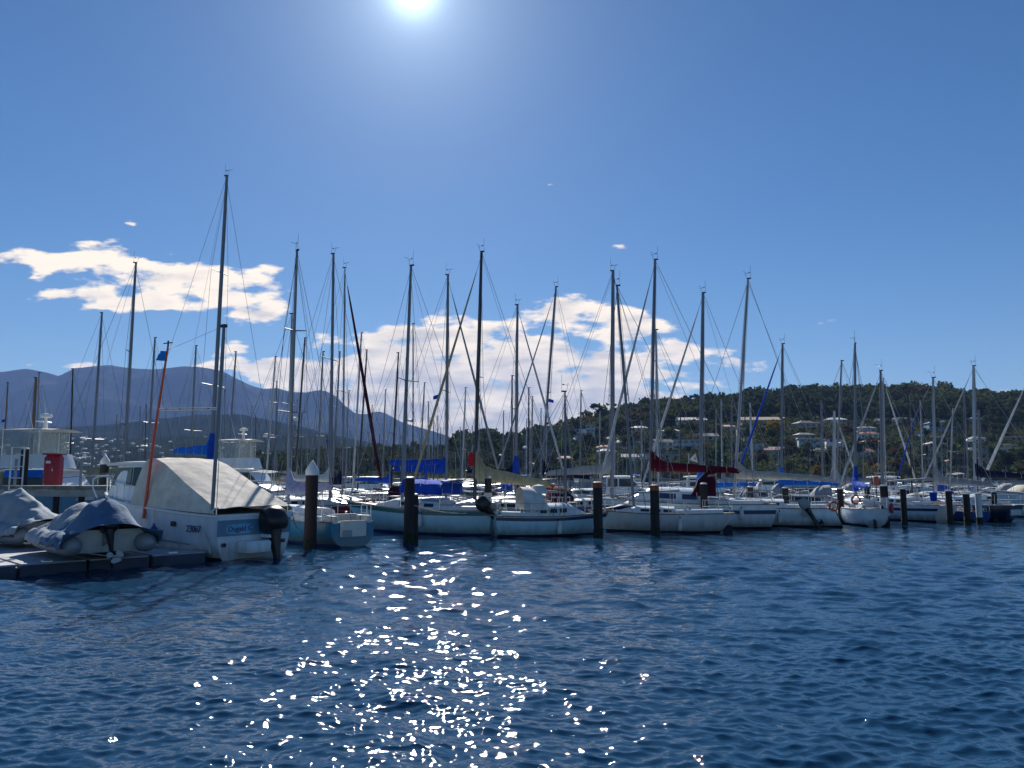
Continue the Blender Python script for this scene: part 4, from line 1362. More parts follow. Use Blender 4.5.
# ------------------------------------------------------------------ motor cruisers
def cruiser(name, label, stern, Y, heading, L, B, fbs=1.2, fbb=1.7, hull='gel', boot='boot_dark', z_roof=3.0, cab=(.32, .72), fly=False, stripe=None, glass='glass', group=None, canvas=None):
    x0 = gx(stern, Y)
    root = empty(name, (x0, Y, 0), R(heading)); tag(root, label, 'motor boat', group)
    c = Yacht(); c.root = root
    occupy((x0, Y), heading, -.4, L + .1, B)
    def w(t): return B / 2 * (1 if t < .45 else max(.015, 1 - ((t - .45) / .55) ** 2.3)) * (.94 + .06 * min(1, t / .3))
    def zs(t): return fbs + (fbb - fbs) * t ** 1.4
    rb = L * .13
    def X(t, z): return (L - rb) * t + rb * max(-.4, z / zs(t)) * t ** 4
    c.w, c.zs, c.X = w, zs, X
    rr = []
    n_ = 14
    for i in range(n_):
        t = i / (n_ - 1)
        half = []
        ch = .28 + .25 * t ** 2          # chine height
        for f in (1, .85, .65, .45, .2):
            z = ch + (zs(t) - ch) * f
            fl = 1 - (.10 + .42 * t ** 3) * (1 - f) ** 1.2
            half.append((X(t, z), w(t) * fl, z))
        fl0 = 1 - (.10 + .42 * t ** 3)
        half.append((X(t, .1), w(t) * fl0 * .94, .10))
        half.append((X(t, -.2), w(t) * fl0 * .72, -.2))
        half.append((X(t, -.45), 0, -.45))
        rr.append(half + [(p[0], -p[1], p[2]) for p in half[-2::-1]])
    nh = len(rr[0])
    h = MB().loft(rr, closed=False, cap0=True, cap1=False, mif=lambda i, k: 1 if 5 <= k < nh - 6 else 0).build('hull', [hull, boot], root, angle=30)
    c.hull = h
    g = [[(X(i / 13, zs(i / 13)), w(i / 13) * f * .985, zs(i / 13) - .03 + .04 * (1 - f * f)) for f in (-1, -.5, 0, .5, 1)] for i in range(14)]
    MB().sheet(g, .03).build('deck', 'deck', root)
    mb = MB()
    for s in (1, -1):
        mb.tube([(X(i / 13, zs(i / 13) - .05), s * (w(i / 13) + .01), zs(i / 13) - .05) for i in range(14)], .045, 6)
    mb.build('rubbing_strake', stripe or 'grey', h)
    # superstructure
    ta, tb = cab
    za = zs(ta) - .04; zr = z_roof
    ww = B * .40
    xA, xB = X(ta, 1), X(tb, 1)
    hh = zr - za
    prof = [(xA, 0), (xA, hh), (xB - hh * .62 - .1, hh), (xB - .35, hh * .42), (xB + .2, hh * .30), (X(min(.93, tb + .16), 1), .06)]
    # rings across: build as a loft through widths
    ringsL = []
    for s in (-1, -.86, 0, .86, 1):
        pass
    def prof_w(x, z):
        t = min(.97, max(0, x / L))
        return min(ww, w(t) * .80) * (1 - .10 * (z / hh))
    def topz(x):
        for (xa_, za_), (xb_, zb_) in zip(prof[1:], prof[2:]):
            if xa_ <= x <= xb_: return za_ + (zb_ - za_) * (x - xa_) / max(1e-6, xb_ - xa_)
        return prof[-1][1]
    xs_st = sorted(set([round(p[0], 4) for p in prof] + [round(xA + (prof[-1][0] - xA) * i / 14, 4) for i in range(15)]))
    rr = []
    for x in xs_st:
        h_ = topz(x); q0, q1 = prof_w(x, 0), prof_w(x, h_)
        rr.append([(x, -q0, za - .1), (x, -q1, za + h_), (x, -q1 * .4, za + h_ + .03), (x, q1 * .4, za + h_ + .03), (x, q1, za + h_), (x, q0, za - .1)])
    mb = MB().loft(rr, closed=True)
    s_ = mb.build('cabin', 'gel', root, smooth=False)
    c.cab = s_
    # roof slab with overhang
    xr0, xr1 = xA - .25, prof[2][0] + .28
    rw = ww * .95
    MB().sheet([[(xr0 + (xr1 - xr0) * i / 4, rw * f, zr + .10 - .05 * f * f - (.04 if i in (0, 4) else 0)) for f in (-1, -.5, 0, .5, 1)] for i in range(5)], .09).build('cabin_roof', 'white', s_)
    # windows on the sides, windscreen in front
    def side(x0_, x1_, z0_, z1_, cut=0):
        for s in (1, -1):
            q = [[(x0_, s * (prof_w(x0_, z0_) + .012), za + z0_), (x0_, s * (prof_w(x0_, z1_) + .012), za + z1_)],
                 [(x1_, s * (prof_w(x1_, z0_) + .012), za + z0_), (x1_ - cut, s * (prof_w(x1_ - cut, z1_) + .012), za + z1_)]]
            MB().sheet(q, .02 * s).build('window', glass, s_, smooth=False)
    xm = (xA + prof[2][0]) / 2
    side(xA + .15, xm - .06, hh * .47, hh * .90)
    side(xm + .06, xB - .42, hh * .47, hh * .90, (xB - .42 - prof[2][0]) * .92)
    a, b = prof[2], prof[3]
    dx, dz = b[0] - a[0], b[1] - a[1]
    nx, nz = -dz, dx
    ln = math.hypot(nx, nz); nx, nz = -nx / ln * -1, nz / ln * -1
    if nx < 0: nx, nz = -nx, -nz
    for (y0, y1) in ((-.9, -.34), (-.30, .30), (.34, .9)):
        q = []
        for f in (.12, .9):
            x, z = a[0] + dx * f, a[1] + dz * f; q_ = prof_w(x, z)
            q.append([(x + nx * .012, y0 * q_, za + z + nz * .012), (x + nx * .012, y1 * q_, za + z + nz * .012)])
        MB().sheet(q, .02).build('windscreen', glass, s_, smooth=False)
    for s in (1, -1):
        MB().box((xB + (X(.86, 1) - xB) * .2, s * (prof_w(xB + .2, hh * .2) + .0), za + hh * .17), (.38, .03, .2), bev=.01).build('porthole', 'glass', s_, smooth=False)
    # bow rail
    hp = .6
    ts = (.58, .68, .78, .88, .96)
    a = [(X(t, zs(t)), w(t) * .92, zs(t) + hp) for t in ts]; b = [(p[0], -p[1], p[2]) for p in a]
    mb = MB().tube(a + [(X(1, zs(1)) + .15, 0, zs(1) + hp)] + b[::-1], .02, 5)
    for p in a + b: mb.tube([(p[0], p[1], p[2] - hp), p], .016, 5)
    mb.build('bow_rail', 'steel', root)
    if fly:
        zf = zr + .12
        mb = MB(); f0, f1 = xA - .1, prof[2][0] + .1
        q = rw * .93
        mb.sheet([[(f0, q, zf), (f0, q * 1.03, zf + .7)], [(f1 - .5, q, zf), (f1 - .8, q * 1.02, zf + .75)], [(f1, q * .5, zf), (f1 - .3, q * .5, zf + .75)], [(f1 + .05, 0, zf), (f1 - .25, 0, zf + .75)],
                  [(f1, -q * .5, zf), (f1 - .3, -q * .5, zf + .75)], [(f1 - .5, -q, zf), (f1 - .8, -q * 1.02, zf + .75)], [(f0, -q, zf), (f0, -q * 1.03, zf + .7)]], .05)
        fb = mb.build('flybridge', 'gel', root, angle=30)
        zt = zf + 2.05
        MB().sheet([[(f0 - .2 + (f1 - f0) * i / 4, q * 1.05 * f, zt + .12 - .1 * f * f - .03 * (i in (0, 4))) for f in (-1, -.5, 0, .5, 1)] for i in range(5)], .05).build('hard_top', 'gel2', fb)
        for sx in (f0, f0 + (f1 - f0) * .5, f1 - .9):
            for s in (1, -1):
                MB().tube([(sx, s * q, zf + .6), (sx, s * q, zt + .05)], .022, 5).build('hard_top_post', 'steel', fb)
        for s in (1, -1):
            MB().sheet([[(f0 + .05, s * q * 1.01, zf + .72), (f0 + .05, s * q * 1.01, zt)], [(f1 - 1.0, s * q * 1.01, zf + .72), (f1 - 1.0, s * q * 1.01, zt)]], .01 * s).build('clear_curtain', 'clear', fb, smooth=False)
        mb = MB().tube([(xm, 0, zt + .05), (xm, 0, zt + .75)], [.12, .07], 7).tube([(xm - .1, -.6, zt + .5), (xm - .1, .6, zt + .5)], .035, 6)
        mb.build('radar_mast', 'white', fb)
        MB().lathe([(.0, 0), (.28, .02), (.30, .10), (.26, .2), (.0, .24)], (xm, 0, zt + .72), 12).build('radar_dome', 'white', fb)
        for s in (1, -1):
            MB().tube([(xm - .3, s * .55, zt + .1), (xm - .9, s * .75, zt + 2.6)], [.014, .006], 5).build('aerial', 'white', fb)
    c.prof_w, c.hh, c.za, c.xA, c.ww, c.zr = prof_w, hh, za, xA, ww, zr
    return c

# ------------------------------------------------------------------ piles
def pile(px, ytop, Y, dia, label, cap=None, m='pile', name='mooring_pile', group='mooring piles along the front berths', band=None, ztop=None, sleeve=None):
    p = at(px, ytop, Y)
    zt = ztop or p.z
    x = gx(px, Y, .8)
    root = empty(name, (x, Y, 0)); tag(root, label, 'pile', group)
    r = dia / 2
    zc = zt - (.75 * dia * 1.4 if cap else 0)
    prof = []
    nz = 9
    mb = MB(); rr = []
    for i in range(nz):
        z = -1.2 + (zc + 1.2) * i / (nz - 1)
        rr.append([(r * (1 + .03 * math.sin(i * 2.1 + k * 1.7)) * math.cos(2 * PI * k / 12) + (zc - z) * .0, r * (1 + .03 * math.cos(i * 1.3 + k * 2.3)) * math.sin(2 * PI * k / 12), z) for k in range(12)])
    mb.loft(rr)
    mb.build('shaft', m, root, angle=50)
    MB().lathe([(r * 1.05, -.5), (r * 1.06, .25), (r * 1.03, .38), (r * .9, .42)], (0, 0, 0), 14).build('weed_band', 'weed', root)
    if cap:
        MB().lathe([(r * 1.06, zc - .04), (r * 1.1, zc + .12), (r * .95, zc + .2), (r * .55, zc + dia * .75), (r * .16, zt), (0, zt + .02)], (0, 0, 0), 14).build('cap', cap, root)
    else:
        MB().lathe([(r * 1.04, zc - .03), (r * 1.02, zc + .03), (r * .6, zc + .06), (0, zc + .065)], (0, 0, 0), 12).build('cap', 'grey' if not band else band, root)
    if band:
        MB().lathe([(r * 1.03, zc - .20), (r * 1.035, zc - .06), (r * 1.03, zc - .035)], (0, 0, 0), 14).build('band', band, root)
    if sleeve:
        z0, z1 = sleeve
        MB().lathe([(r * 1.12, z0), (r * 1.14, z0 + .02), (r * 1.14, z1 - .02), (r * 1.10, z1)], (0, 0, 0), 14).build('sleeve', 'pilewhite', root)
    return root

def lifebuoy(p, label, m='orange', axis='x', group=None, rz=0):
    root = empty('lifebuoy', p, rz); tag(root, label, 'lifebuoy', group)
    MB().torus((0, 0, 0), .22, .06, axis=axis).build('ring', m, root)
    mb = MB()
    for k in range(4):
        a = PI / 4 + k * PI / 2
        c = (0, 0.22 * math.cos(a), 0.22 * math.sin(a)) if axis == 'x' else (0.22 * math.cos(a), 0, 0.22 * math.sin(a))
        mb.torus(c, .065, .011, 10, 5, axis='y' if axis == 'x' else 'x')
    mb.build('grab_band', 'white', root)
    return root
# ================================================================== the front row
# --- covered cruiser near the left
CR = cruiser('motor_cruiser', 'white motor cruiser with a beige canvas canopy over its cockpit and a black outboard', 254, 25.6, 90 + 57, 9.0, 3.2, 1.45, 2.05, z_roof=3.12, cab=(.50, .92), glass='glassgreen', stripe='white')
def dress_cruiser():
    root, w, zs, X = CR.root, CR.w, CR.zs, CR.X
    # canvas: from the roof aft edge, level for a little, then sloping to the transom
    st = [(4.6, 3.14, 1.17), (4.3, 3.25, 1.18), (3.8, 3.24, 1.2), (3.3, 3.08, 1.24), (2.6, 2.77, 1.29), (1.8, 2.40, 1.35), (.9, 1.99, 1.42), (.06, 1.62, 1.5)]
    g = []; n_ = 15
    for i, (x, z, hw) in enumerate(st):
        row = []
        gw = min(w(max(.0, x / 9.0)) * 1.0 + .02, 1.58)
        for k in range(n_):
            f = -1 + 2 * k / (n_ - 1)
            a = abs(f)
            zg = zs(max(0, x / 9.0)) + .03
            if a < .72:
                q = a / .72; yy_ = hw * q; zz_ = z + .05 * (1 - q * q) - .012 * math.sin(q * 9 + i)
            else:
                q = (a - .72) / .28
                yy_ = hw + (gw - hw) * q + .03 * math.sin(q * 3.1) ; zz_ = z + (zg - z) * q
            xx = x + (.03 * math.sin(k * 1.9 + i * 2.1))
            row.append((xx, math.copysign(yy_, f), zz_))
        g.append(row)
    # refine along the length
    gg = []
    for a, b in zip(g, g[1:]):
        for s in range(4):
            f = s / 4
            gg.append([tuple(p[j] + (q[j] - p[j]) * f for j in range(3)) for p, q in zip(a, b)])
    gg.append(g[-1])
    cv_ = MB().sheet(gg, .02).build('canvas_canopy', 'canvas', root, angle=28)
    mb = MB()
    for i in (2 * 4, 3 * 4, 4 * 4 + 2):
        row = gg[i]
        mb.tube([(p[0], p[1] * 1.004, p[2] + .006) for p in row], .012, 4)
    mb.build('canopy_seam', 'canvas', cv_)
    for k in (3, 11):
        MB().tube([(row[k][0], row[k][1] * 1.003, row[k][2] + .008) for row in gg[4:]], .010, 4).build('zip', 'grey', cv_)
    MB().tube([(row[1][0], row[1][1] + .015, row[1][2] + .05) for row in gg], .018, 5).build('hem', 'canvas', cv_)
    for i in range(3, len(gg) - 1, 4):
        row = gg[i]; MB().tube([(row[0][0], row[0][1] + .02, row[0][2] + .10), (row[0][0], row[0][1] + .03, row[0][2] - .16)], .012, 4).build('tie_down', 'rope', cv_)
    for k in range(4):
        x = 1.0 + k * 2.0; MB().box((x, w(x / 9.0) * .93, zs(x / 9.0) + .05), (.26, .06, .07), bev=.02).build('cleat', 'steel', root)
    MB().tube([(.02, -1.45, 1.38), (.02, 1.45, 1.38)], .035, 6).build('transom_rail', 'white', root)
    for yy_ in (-1.15, 1.2): MB().box((-.03, yy_, .5), (.05, .16, .12), bev=.02).build('exhaust_outlet', 'black', root)
    # transom plate and letters
    ps = MB()
    yc = .62
    rr = []
    for (dx) in (0, -.02):
        rr.append([(dx - .005, yc + .52 * math.copysign(abs(math.cos(a)) ** .45, math.cos(a)), .98 + .16 * math.copysign(abs(math.sin(a)) ** .7, math.sin(a))) for a in [2 * PI * k / 28 for k in range(28)]])
    ps.loft(rr)
    pl = ps.build('name_plate', 'gelblue', root, angle=40)
    text('name_lettering', 'Dugald', .24, 'stripe_navy', pl, (-.03, yc + .10, .98), (R(90), 0, R(-90)), .004)
    text('name_lettering', 'G', .24, 'stripe_navy', pl, (-.03, yc - .40, .98), (R(90), 0, R(-90)), .004)
    MB().box((-.012, 0, 1.02), (.02, 2.9, .50)).build('transom_panel', 'transom', root, smooth=False)
    # boarding step and swim ladder
    MB().box((-.3, .25, .42), (.6, .95, .36), bev=.06).build('boarding_step', 'gel', root)
    text('registration_number', '23067', .30, 'stripe_navy', CR.hull, (1.02, 1.575, .98), (R(90), 0, R(180)), .008)
    o = outboard(root, (-.42, -.42, .88), R(-10), 1.55, R(14)); o.scale = (1.75, 2.0, 1.5)
    mb = MB().box((-.28, -.42, .72), (.5, .5, .1), bev=.02); mb.build('outboard_pod', 'gel', root)
    for k, (yy_) in enumerate((1.42, -1.42)):
        MB().tube([(.12, yy_, 1.45), (.12, yy_, 1.62), (.05, yy_, 1.66)], .03, 6).build('cleat_post', 'steel', root)
    MB().box((.9 + 1.2, w(.25) + .004, 1.12), (.26, .03, .16), bev=.01).build('side_vent', 'black', root, smooth=False)
    mb = MB()
    mb.tube([(1.2, w(.14) + .0, .50), (4.0, w(.5) - .12, .62)], .025, 5); mb.build('spray_rail', 'grey', CR.hull)
dress_cruiser()
# poles standing on the cruiser
def inv(root, p): return root.matrix_basis.inverted() @ Vector(p)
bpy.context.view_layer.update()
def local(root, p):
    Mx = Matrix.Translation(root.location) @ Matrix.Rotation(root.rotation_euler.z, 4, 'Z')
    return Mx.inverted() @ Vector(p)
r = CR.root
a = Vector((3.7, 1.63, 1.25)); aw = Matrix.Translation(r.location) @ Matrix.Rotation(r.rotation_euler.z, 4, 'Z') @ a
b = local(r, at(168, 347, aw.y))
op = MB().tube([a, a.lerp(b, .5) + Vector((.03, .02, 0)), b], [.055, .05, .035], 7).build('outrigger_pole', 'orangered', r)
MB().tube([b, b + Vector((0, 0, .22))], .03, 5).tube([b + Vector((-.1, -.1, .16)), b + Vector((.12, .1, .12))], .02, 4).build('pole_tip', 'black', op)
fl = []
rd = Vector((math.cos(R(147)), -math.sin(R(147)), 0))   # world +X seen from the cruiser
wx = Matrix.Rotation(-r.rotation_euler.z, 3, 'Z') @ Vector((1, 0, 0))
b2 = a.lerp(b, .985)
for i in range(6):
    f = i / 5
    fl.append([b2 + wx * (-.40 * f) + Vector((.06 * math.sin(f * 5), .06 * math.sin(f * 5), -.06 - .12 * f + .06 * math.sin(f * 3))), b2 + wx * (-.42 * f) + Vector((.05 * math.sin(f * 5), 0, -.40 + .02 * f))])
MB().sheet(fl, .01).build('blue_flag', 'c_flag', op)
pole_a, pole_b = a, b
a = Vector((.22, 1.5, 1.45)); aw = Matrix.Translation(r.location) @ Matrix.Rotation(r.rotation_euler.z, 4, 'Z') @ a
b = local(r, at(224, 326, aw.y))
sp2 = MB().tube([a, b], [.06, .05], 8).build('steadying_mast', 'alu', r)
MB().box(b, (.2, .12, .1)).build('masthead', 'aludark', sp2)
c1 = a.lerp(b, (508 - 407) / (508 - 326)); c2 = pole_a.lerp(pole_b, .63)
MB().tube([c1, c2], [.045, .045], 6).build('cross_boom', 'alupale', sp2)
mb = MB()
for f in (.15, .4, .62, .85): mb.lathe([(.06, -.02), (.06, .02)], tuple(c1.lerp(c2, f)), 8)
mb.build('boom_clamp', 'aludark', sp2)
MB().tube([a + Vector((-.05, -.12, .1)), b + Vector((0, -.05, -.1))], .014, 4).build('halyard', 'rope', sp2)
MB().tube([b, local(r, at(168, 350, 26.6))], .006, 4).build('stay', 'wire', sp2)
MB().tube([a.lerp(b, .96), local(r, at(292, 512, 25.0))], .006, 4).build('stay', 'wire', sp2)
# mooring line to the dock, and the fender
p0, p1 = at(203, 513, 25.0), at(210, 558, 24.2); p1.z = .28
ml_ = MB().tube([p0, p0.lerp(p1, .5) + Vector((-.03, 0, -.10)), p1], .025, 6).build('mooring_line', 'rope')
tag(ml_, 'pale mooring rope running from the cruiser stern down to the floating dock', 'rope')
p0, p1 = at(293, 517, 25.6), at(302, 548, 28.6); p1.z = .5
tag(MB().tube([p0, p0.lerp(p1, .45) + Vector((0, 0, -.12)), p1], .022, 6).build('mooring_line', 'rope'), 'pale mooring rope from the cruiser stern to the pile with white cone cap', 'rope')
fq = Matrix.Translation(CR.root.location) @ Matrix.Rotation(CR.root.rotation_euler.z, 4, 'Z') @ Vector((3.0, CR.w(.36) + .08, .72))
fe = empty('fender', fq); tag(fe, 'white fender with a dark blue top hanging on the cruiser side', 'fender')
MB().lathe([(0, -.34), (.10, -.30), (.14, -.18), (.14, .1), (.12, .16)], (0, 0, 0), 12).build('body', 'gel', fe)
MB().lathe([(.125, .155), (.10, .24), (.04, .32), (.03, .38), (0, .40)], (0, 0, 0), 12).build('fender_top', 'boot_blue', fe)
MB().tube([(0, 0, .38), (.0, -.02, .85)], .01, 4).build('lanyard', 'rope', fe)

# --- floating dock with two covered inflatables
dc = [at(-40, 582, 20), at(207, 560, 22)]
def ground(px, py):
    d = ray(px, py); k = -CAMH / d.z
    return Vector((d.x * k, d.y * k, 0))
A_, B_ = ground(-60, 583), ground(207, 562)
ax = (B_ - A_); ln_ = ax.length; ax.normalize(); bx = Vector((-ax.y, ax.x, 0))
dock = empty('floating_dock', A_, math.atan2(ax.y, ax.x)); tag(dock, 'low grey floating dock carrying two covered inflatable boats', 'dock')
ns = 4
for k in range(ns):
    l = ln_ / ns
    m_ = MB().box((l * (k + .5), 4.0, .02), (l - .05, 8.0, .52), bev=.05).build('float_section', 'dockdark', dock)
    MB().box((l * (k + .5), 4.0, .30), (l - .10, 7.9, .045), bev=.01).build('deck_panel', 'pontoon', m_)
for k in range(4):
    MB().box((ln_ * (k + .4) / 4, .12, .36), (.28, .06, .06), bev=.015).build('cleat', 'steel', dock)
def dockpt(u, v, z=.33):
    p = A_ + ax * u + bx * v; return Vector((p.x, p.y, z))

def inflatable(loc, rz, L, B, label, cov, hump, motor=True, seed=0):
    root = empty('inflatable_boat', loc, rz); tag(root, label, 'inflatable boat', 'covered inflatables on the floating dock')
    r_ = .28; hw = B / 2 - r_
    z0 = r_ + .16
    pts = []
    tips = []
    side = [(-.35, hw, z0), (0, hw, z0), (L * .35, hw, z0), (L * .62, hw * .98, z0 + .03), (L * .78, hw * .8, z0 + .10), (L * .90, hw * .42, z0 + .17), (L * .945, 0, z0 + .2)]
    full = side + [(p[0], -p[1], p[2]) for p in side[-2::-1]]
    rad = [r_ * .35] + [r_] * (len(full) - 2) + [r_ * .35]
    full = [(-.62, hw, z0)] + full + [(-.62, -hw, z0)]
    rad = [.05] + [r_ * .93] + [r_] * (len(full) - 4) + [r_ * .93] + [.05]
    t = MB().tube(full, rad, 14).build('tube', 'hypalon', root, angle=60)
    mb = MB()
    for s in (1, -1):
        mb.tube([(p[0], p[1] + s * (r_ + .005) if abs(p[1]) > .3 else p[1], p[2] - .02) for p in (side[:5] if s > 0 else [(q[0], -q[1], q[2]) for q in side[:5]])], .04, 6)
    mb.build('rubbing_strip', 'hypalondark', t)
    # hard floor / V hull
    g = [[(-.02 + L * .8 * i / 6, hw * f * (1 - .5 * (i / 6) ** 3), z0 - .12 - (1 - abs(f)) * .2 * (1 - .6 * (i / 6) ** 3)) for f in (-1, -.5, 0, .5, 1)] for i in range(7)]
    MB().sheet(g, .03).build('floor', 'gel3', root)
    tr = MB().box((-.03, 0, z0 + .08), (.06, hw * 2 - .04, .62)).build('transom', 'gel3', root, smooth=False)
    if motor:
        text('transom_number', 'HD 23067' if False else '2067', .12, 'gel', tr, (-.066, -.45, z0 + .2), (R(90), 0, R(-90)), .003)
        outboard(root, (-.24, .02, z0 + .36), 0, .95, R(24), prop='gel').scale = (.95, 1.15, .88)
    # cover
    from mathutils import noise
    g = []; nu, nv = 56, 51
    for i in range(nu):
        u = i / (nu - 1)
        x = -.25 + (L * .99 + .25) * u
        te = min(1, max(0.0, (1 - u) / .22)) ** .5
        W_ = (B / 2 + .03) * (te * (1 if u < .62 else 1 - .12 * ((u - .62) / .38) ** 2))
        rg = hump(u)
        row = []
        for k in range(nv):
            v = -1 + 2 * k / (nv - 1); av = abs(v)
            yy_ = W_ * math.copysign(min(1, av * 1.12), v)
            if av < .62: zz_ = z0 + r_ + .02 + rg * (1 - (av / .62) ** 2.1) + .02
            else:
                q = (av - .62) / .38
                zz_ = z0 + r_ + .03 - (r_ * 1.15) * q ** 2.2
                yy_ = math.copysign(abs(yy_) + .03 * q, v)
            zz_ += .11 * noise.noise(Vector((x * 1.7 + seed, yy_ * 3.2, 1))) + .05 * noise.noise(Vector((x * 4.2, yy_ * 2.0, seed + 4))) - .05 * abs(noise.noise(Vector((x * 2.6 + yy_ * 3, yy_ * 1.2 - x, seed + 9))))
            if av > .8: zz_ += .05 * noise.noise(Vector((x * 3.5, v * 3, seed)))
            row.append((x + .05 * noise.noise(Vector((yy_ * 3, seed, u * 3))), yy_, zz_))
        if i == 0: g.append([(p_[0] - .42, p_[1] * .98, z0 + .42 + max(-.2, p_[2] - z0 - .42) * .35) for p_ in row]); g.append([(p_[0] - .24, p_[1], z0 + .22 + (p_[2] - z0 - .22) * .80) for p_ in row])
        g.append(row)
    cvr = MB().sheet(g, .015).build('boat_cover', [cov, 'fabgrey'], root, angle=70)
    if motor:
        for pg in cvr.data.polygons: pg.material_index = 1 if pg.center.x > 1.15 + .35 * pg.center.y else 0
    return root
def hump1(u): return .20 + .74 * math.exp(-((u - .12) / .15) ** 2) + .55 * math.exp(-((u - .55) / .2) ** 2)
def hump2(u): return .2 + 0.92 * math.exp(-((u - .42) / .31) ** 2) + .35 * math.exp(-((u - .75) / .15) ** 2)
pn = ground(107, 563)
inflatable((gx(106, 22.0, .4), 22.0, .33), R(90 + 44), 4.6, 2.5, 'nearer grey inflatable under a blue-grey cover with a white propeller outboard, on the dock edge', 'fabbluegrey', hump1, seed=1)
inflatable((gx(40, 26.0, .4), 26.0, .33), R(90 + 60), 4.2, 2.1, 'farther inflatable under a pale grey peaked cover behind the first one at the left', 'fabgrey', hump2, motor=False, seed=9)

# --- wharf behind with red cabinet, posts and ladder
wz = 2.25; wy = 36
whf = empty('wharf', (gx(-40, wy), wy, 0)); tag(whf, 'grey timber wharf on posts behind the covered inflatables', 'wharf')
wl = gx(116, wy, 2) - gx(-40, wy)
MB().box((wl / 2, 1.2, wz - .1), (wl, 2.4, .18), bev=.02).build('deck', 'timber', whf)
MB().box((wl / 2, -.02, wz - .36), (wl, .14, .30), bev=.02).build('edge_beam', 'concrete', whf)
for k in range(6):
    MB().tube([(wl * (k + .5) / 6, .35, -1), (wl * (k + .5) / 6, .35, wz - .2)], .14, 8).build('post', 'pile', whf)
for px in (78, 12):
    x_ = gx(px, wy, 2.8) - whf.location.x
    MB().box((x_, .25, wz + .62), (.09, .09, 1.25)).build('rail_post', 'grey', whf, smooth=False)
xr = gx(53.5, wy, 3) - whf.location.x
rc = empty('red_cabinet', (gx(53.5, wy + .55, 3), wy + .55, wz - .01)); tag(rc, 'tall red equipment cabinet standing on the wharf at the left', 'cabinet')
bd = MB().box((0, 0, .74), (.74, .66, 1.44), bev=.16).build('body', 'red', rc)
MB().box((0, 0, 1.48), (.78, .70, .07), bev=.02).build('lid', 'red', bd)
MB().box((0, -.36, .74), (.46, .02, 1.2), bev=.008).build('door', 'red', rc)
MB().box((.17, -.385, .76), (.04, .04, .16), bev=.01).build('handle', 'steel', rc)
MB().box((-.04, -.385, 1.1), (.22, .012, .12)).build('notice_panel', 'white', rc, smooth=False)
gp = empty('gangway_gate', (gx(15, 34, 2), 34, wz - .05)); tag(gp, 'white tubular gangway frame at the left edge of the wharf', 'gangway')
for xx in (-.28, .28):
    MB().tube([(xx, 0, -1.6), (xx, 0, 1.75)], .035, 6).build('upright', 'white', gp)
for z in (-.6, -.1, .4, .9, 1.4, 1.75):
    MB().tube([(-.28, 0, z), (.28, 0, z)], .022, 5).build('rung', 'white', gp)
pr = [at(97, 498, 33), at(93, 488, 33), at(93, 480, 33), at(98, 476, 33), at(109, 475.5, 33)]
hr_ = MB().tube(pr, .035, 6).build('hand_rail', 'white'); tag(hr_, 'curved white hand rail rising beside the wharf end', 'hand rail')

# --- piles of the front row
pile(310.5, 461, 29.2, .47, 'thick dark pile with a white cone cap, just right of the covered cruiser', cap='white', m='pilered')
pile(409, 478, 31.5, .42, 'plain dark flat-topped pile standing before the green-striped yacht', m='pile')
pile(415.5, 495, 32.0, .22, 'short thin dark pile leaning against the plain flat-topped pile', m='pile')
pile(598, 483, 34.6, .42, 'dark pile with an orange band on top between the small sloop and the grey yacht', band='bandorange')
pile(655, 486, 35.6, .42, 'dark pile with an orange band on top in front of the long grey hull', band='bandorange')
pile(704.5, 484, 39.3, .36, 'grey-topped pile standing against the maroon dodger')
pile(488, 478, 37.3, .34, 'pile with a black top and a white sleeve by the tilted outboard', sleeve=(.4, 1.9))
pile(102, 455, 45, .48, 'dark pile with a white cone cap in front of the white yacht at left', cap='white')
pile(20.5, 449, 38.5, .36, 'dark flat pile beside the white gangway frame')
pile(751, 487, 44.5, .34, 'dark pile between the maroon dodger and the outboard with pale cowling')
pile(786, 488, 46, .36, 'dark pile behind the outboard with pale cowling')
pile(841, 489, 44.5, .36, 'dark pile behind the round white transom with the orange lifebuoy')
pile(868, 488, 46.5, .3, 'thin dark pile between the small sloop and the blue-striped yacht')
pile(885, 486, 42.8, .42, 'pile with a black top and a white sleeve next to the blue-striped yacht', sleeve=(.55, 1.55))
pile(904, 489, 43.5, .32, 'slim dark pile in front of the blue-striped yacht')
pile(949.5, 491, 44.3, .34, 'dark pile just left of the navy hull')
pile(967, 494, 44.0, .36, 'dark pile in front of the bow of the navy hull')
pile(979, 494, 44.2, .32, 'stubby pale sleeved pile in front of the navy hull', m='pilewhite')
pile(995, 492, 46.5, .3, 'thin dark pile behind the pale transom of the navy hull')
fl_ = empty('pile_float', (gx(891, 42.6, 1.0), 42.55, .95)); tag(fl_, 'small red float hanging beside the white sleeved pile', 'float')
MB().lathe([(0, -.28), (.09, -.22), (.11, 0), (.09, .2), (.03, .3), (0, .31)], (0, 0, 0), 10).build('body', 'red', fl_)
MB().tube([(0, 0, .3), (-.05, .1, .7)], .012, 4).build('lanyard', 'rope', fl_)

# --- yachts of the front row, left to right
FR = 'yachts in the front berths'
# turquoise yacht, stern to the camera
yb = yacht('turquoise_yacht', 'turquoise-hulled yacht with an open cream stern cockpit beside the white cone-capped pile', 288, 34.4, 130, 9.7, top=(297, 251), tm=.62, B=2.75, fbs=.92, fbb=1.15, hull='turq', boot='boot_blue', rs=.1, rb=1.0, sr=.64,
      cover='c_lav', coverh=.55, boom=.42, boomz=.75, detail=2, group=FR, spr=(.36, .68), sprlen=.7, furl=None)
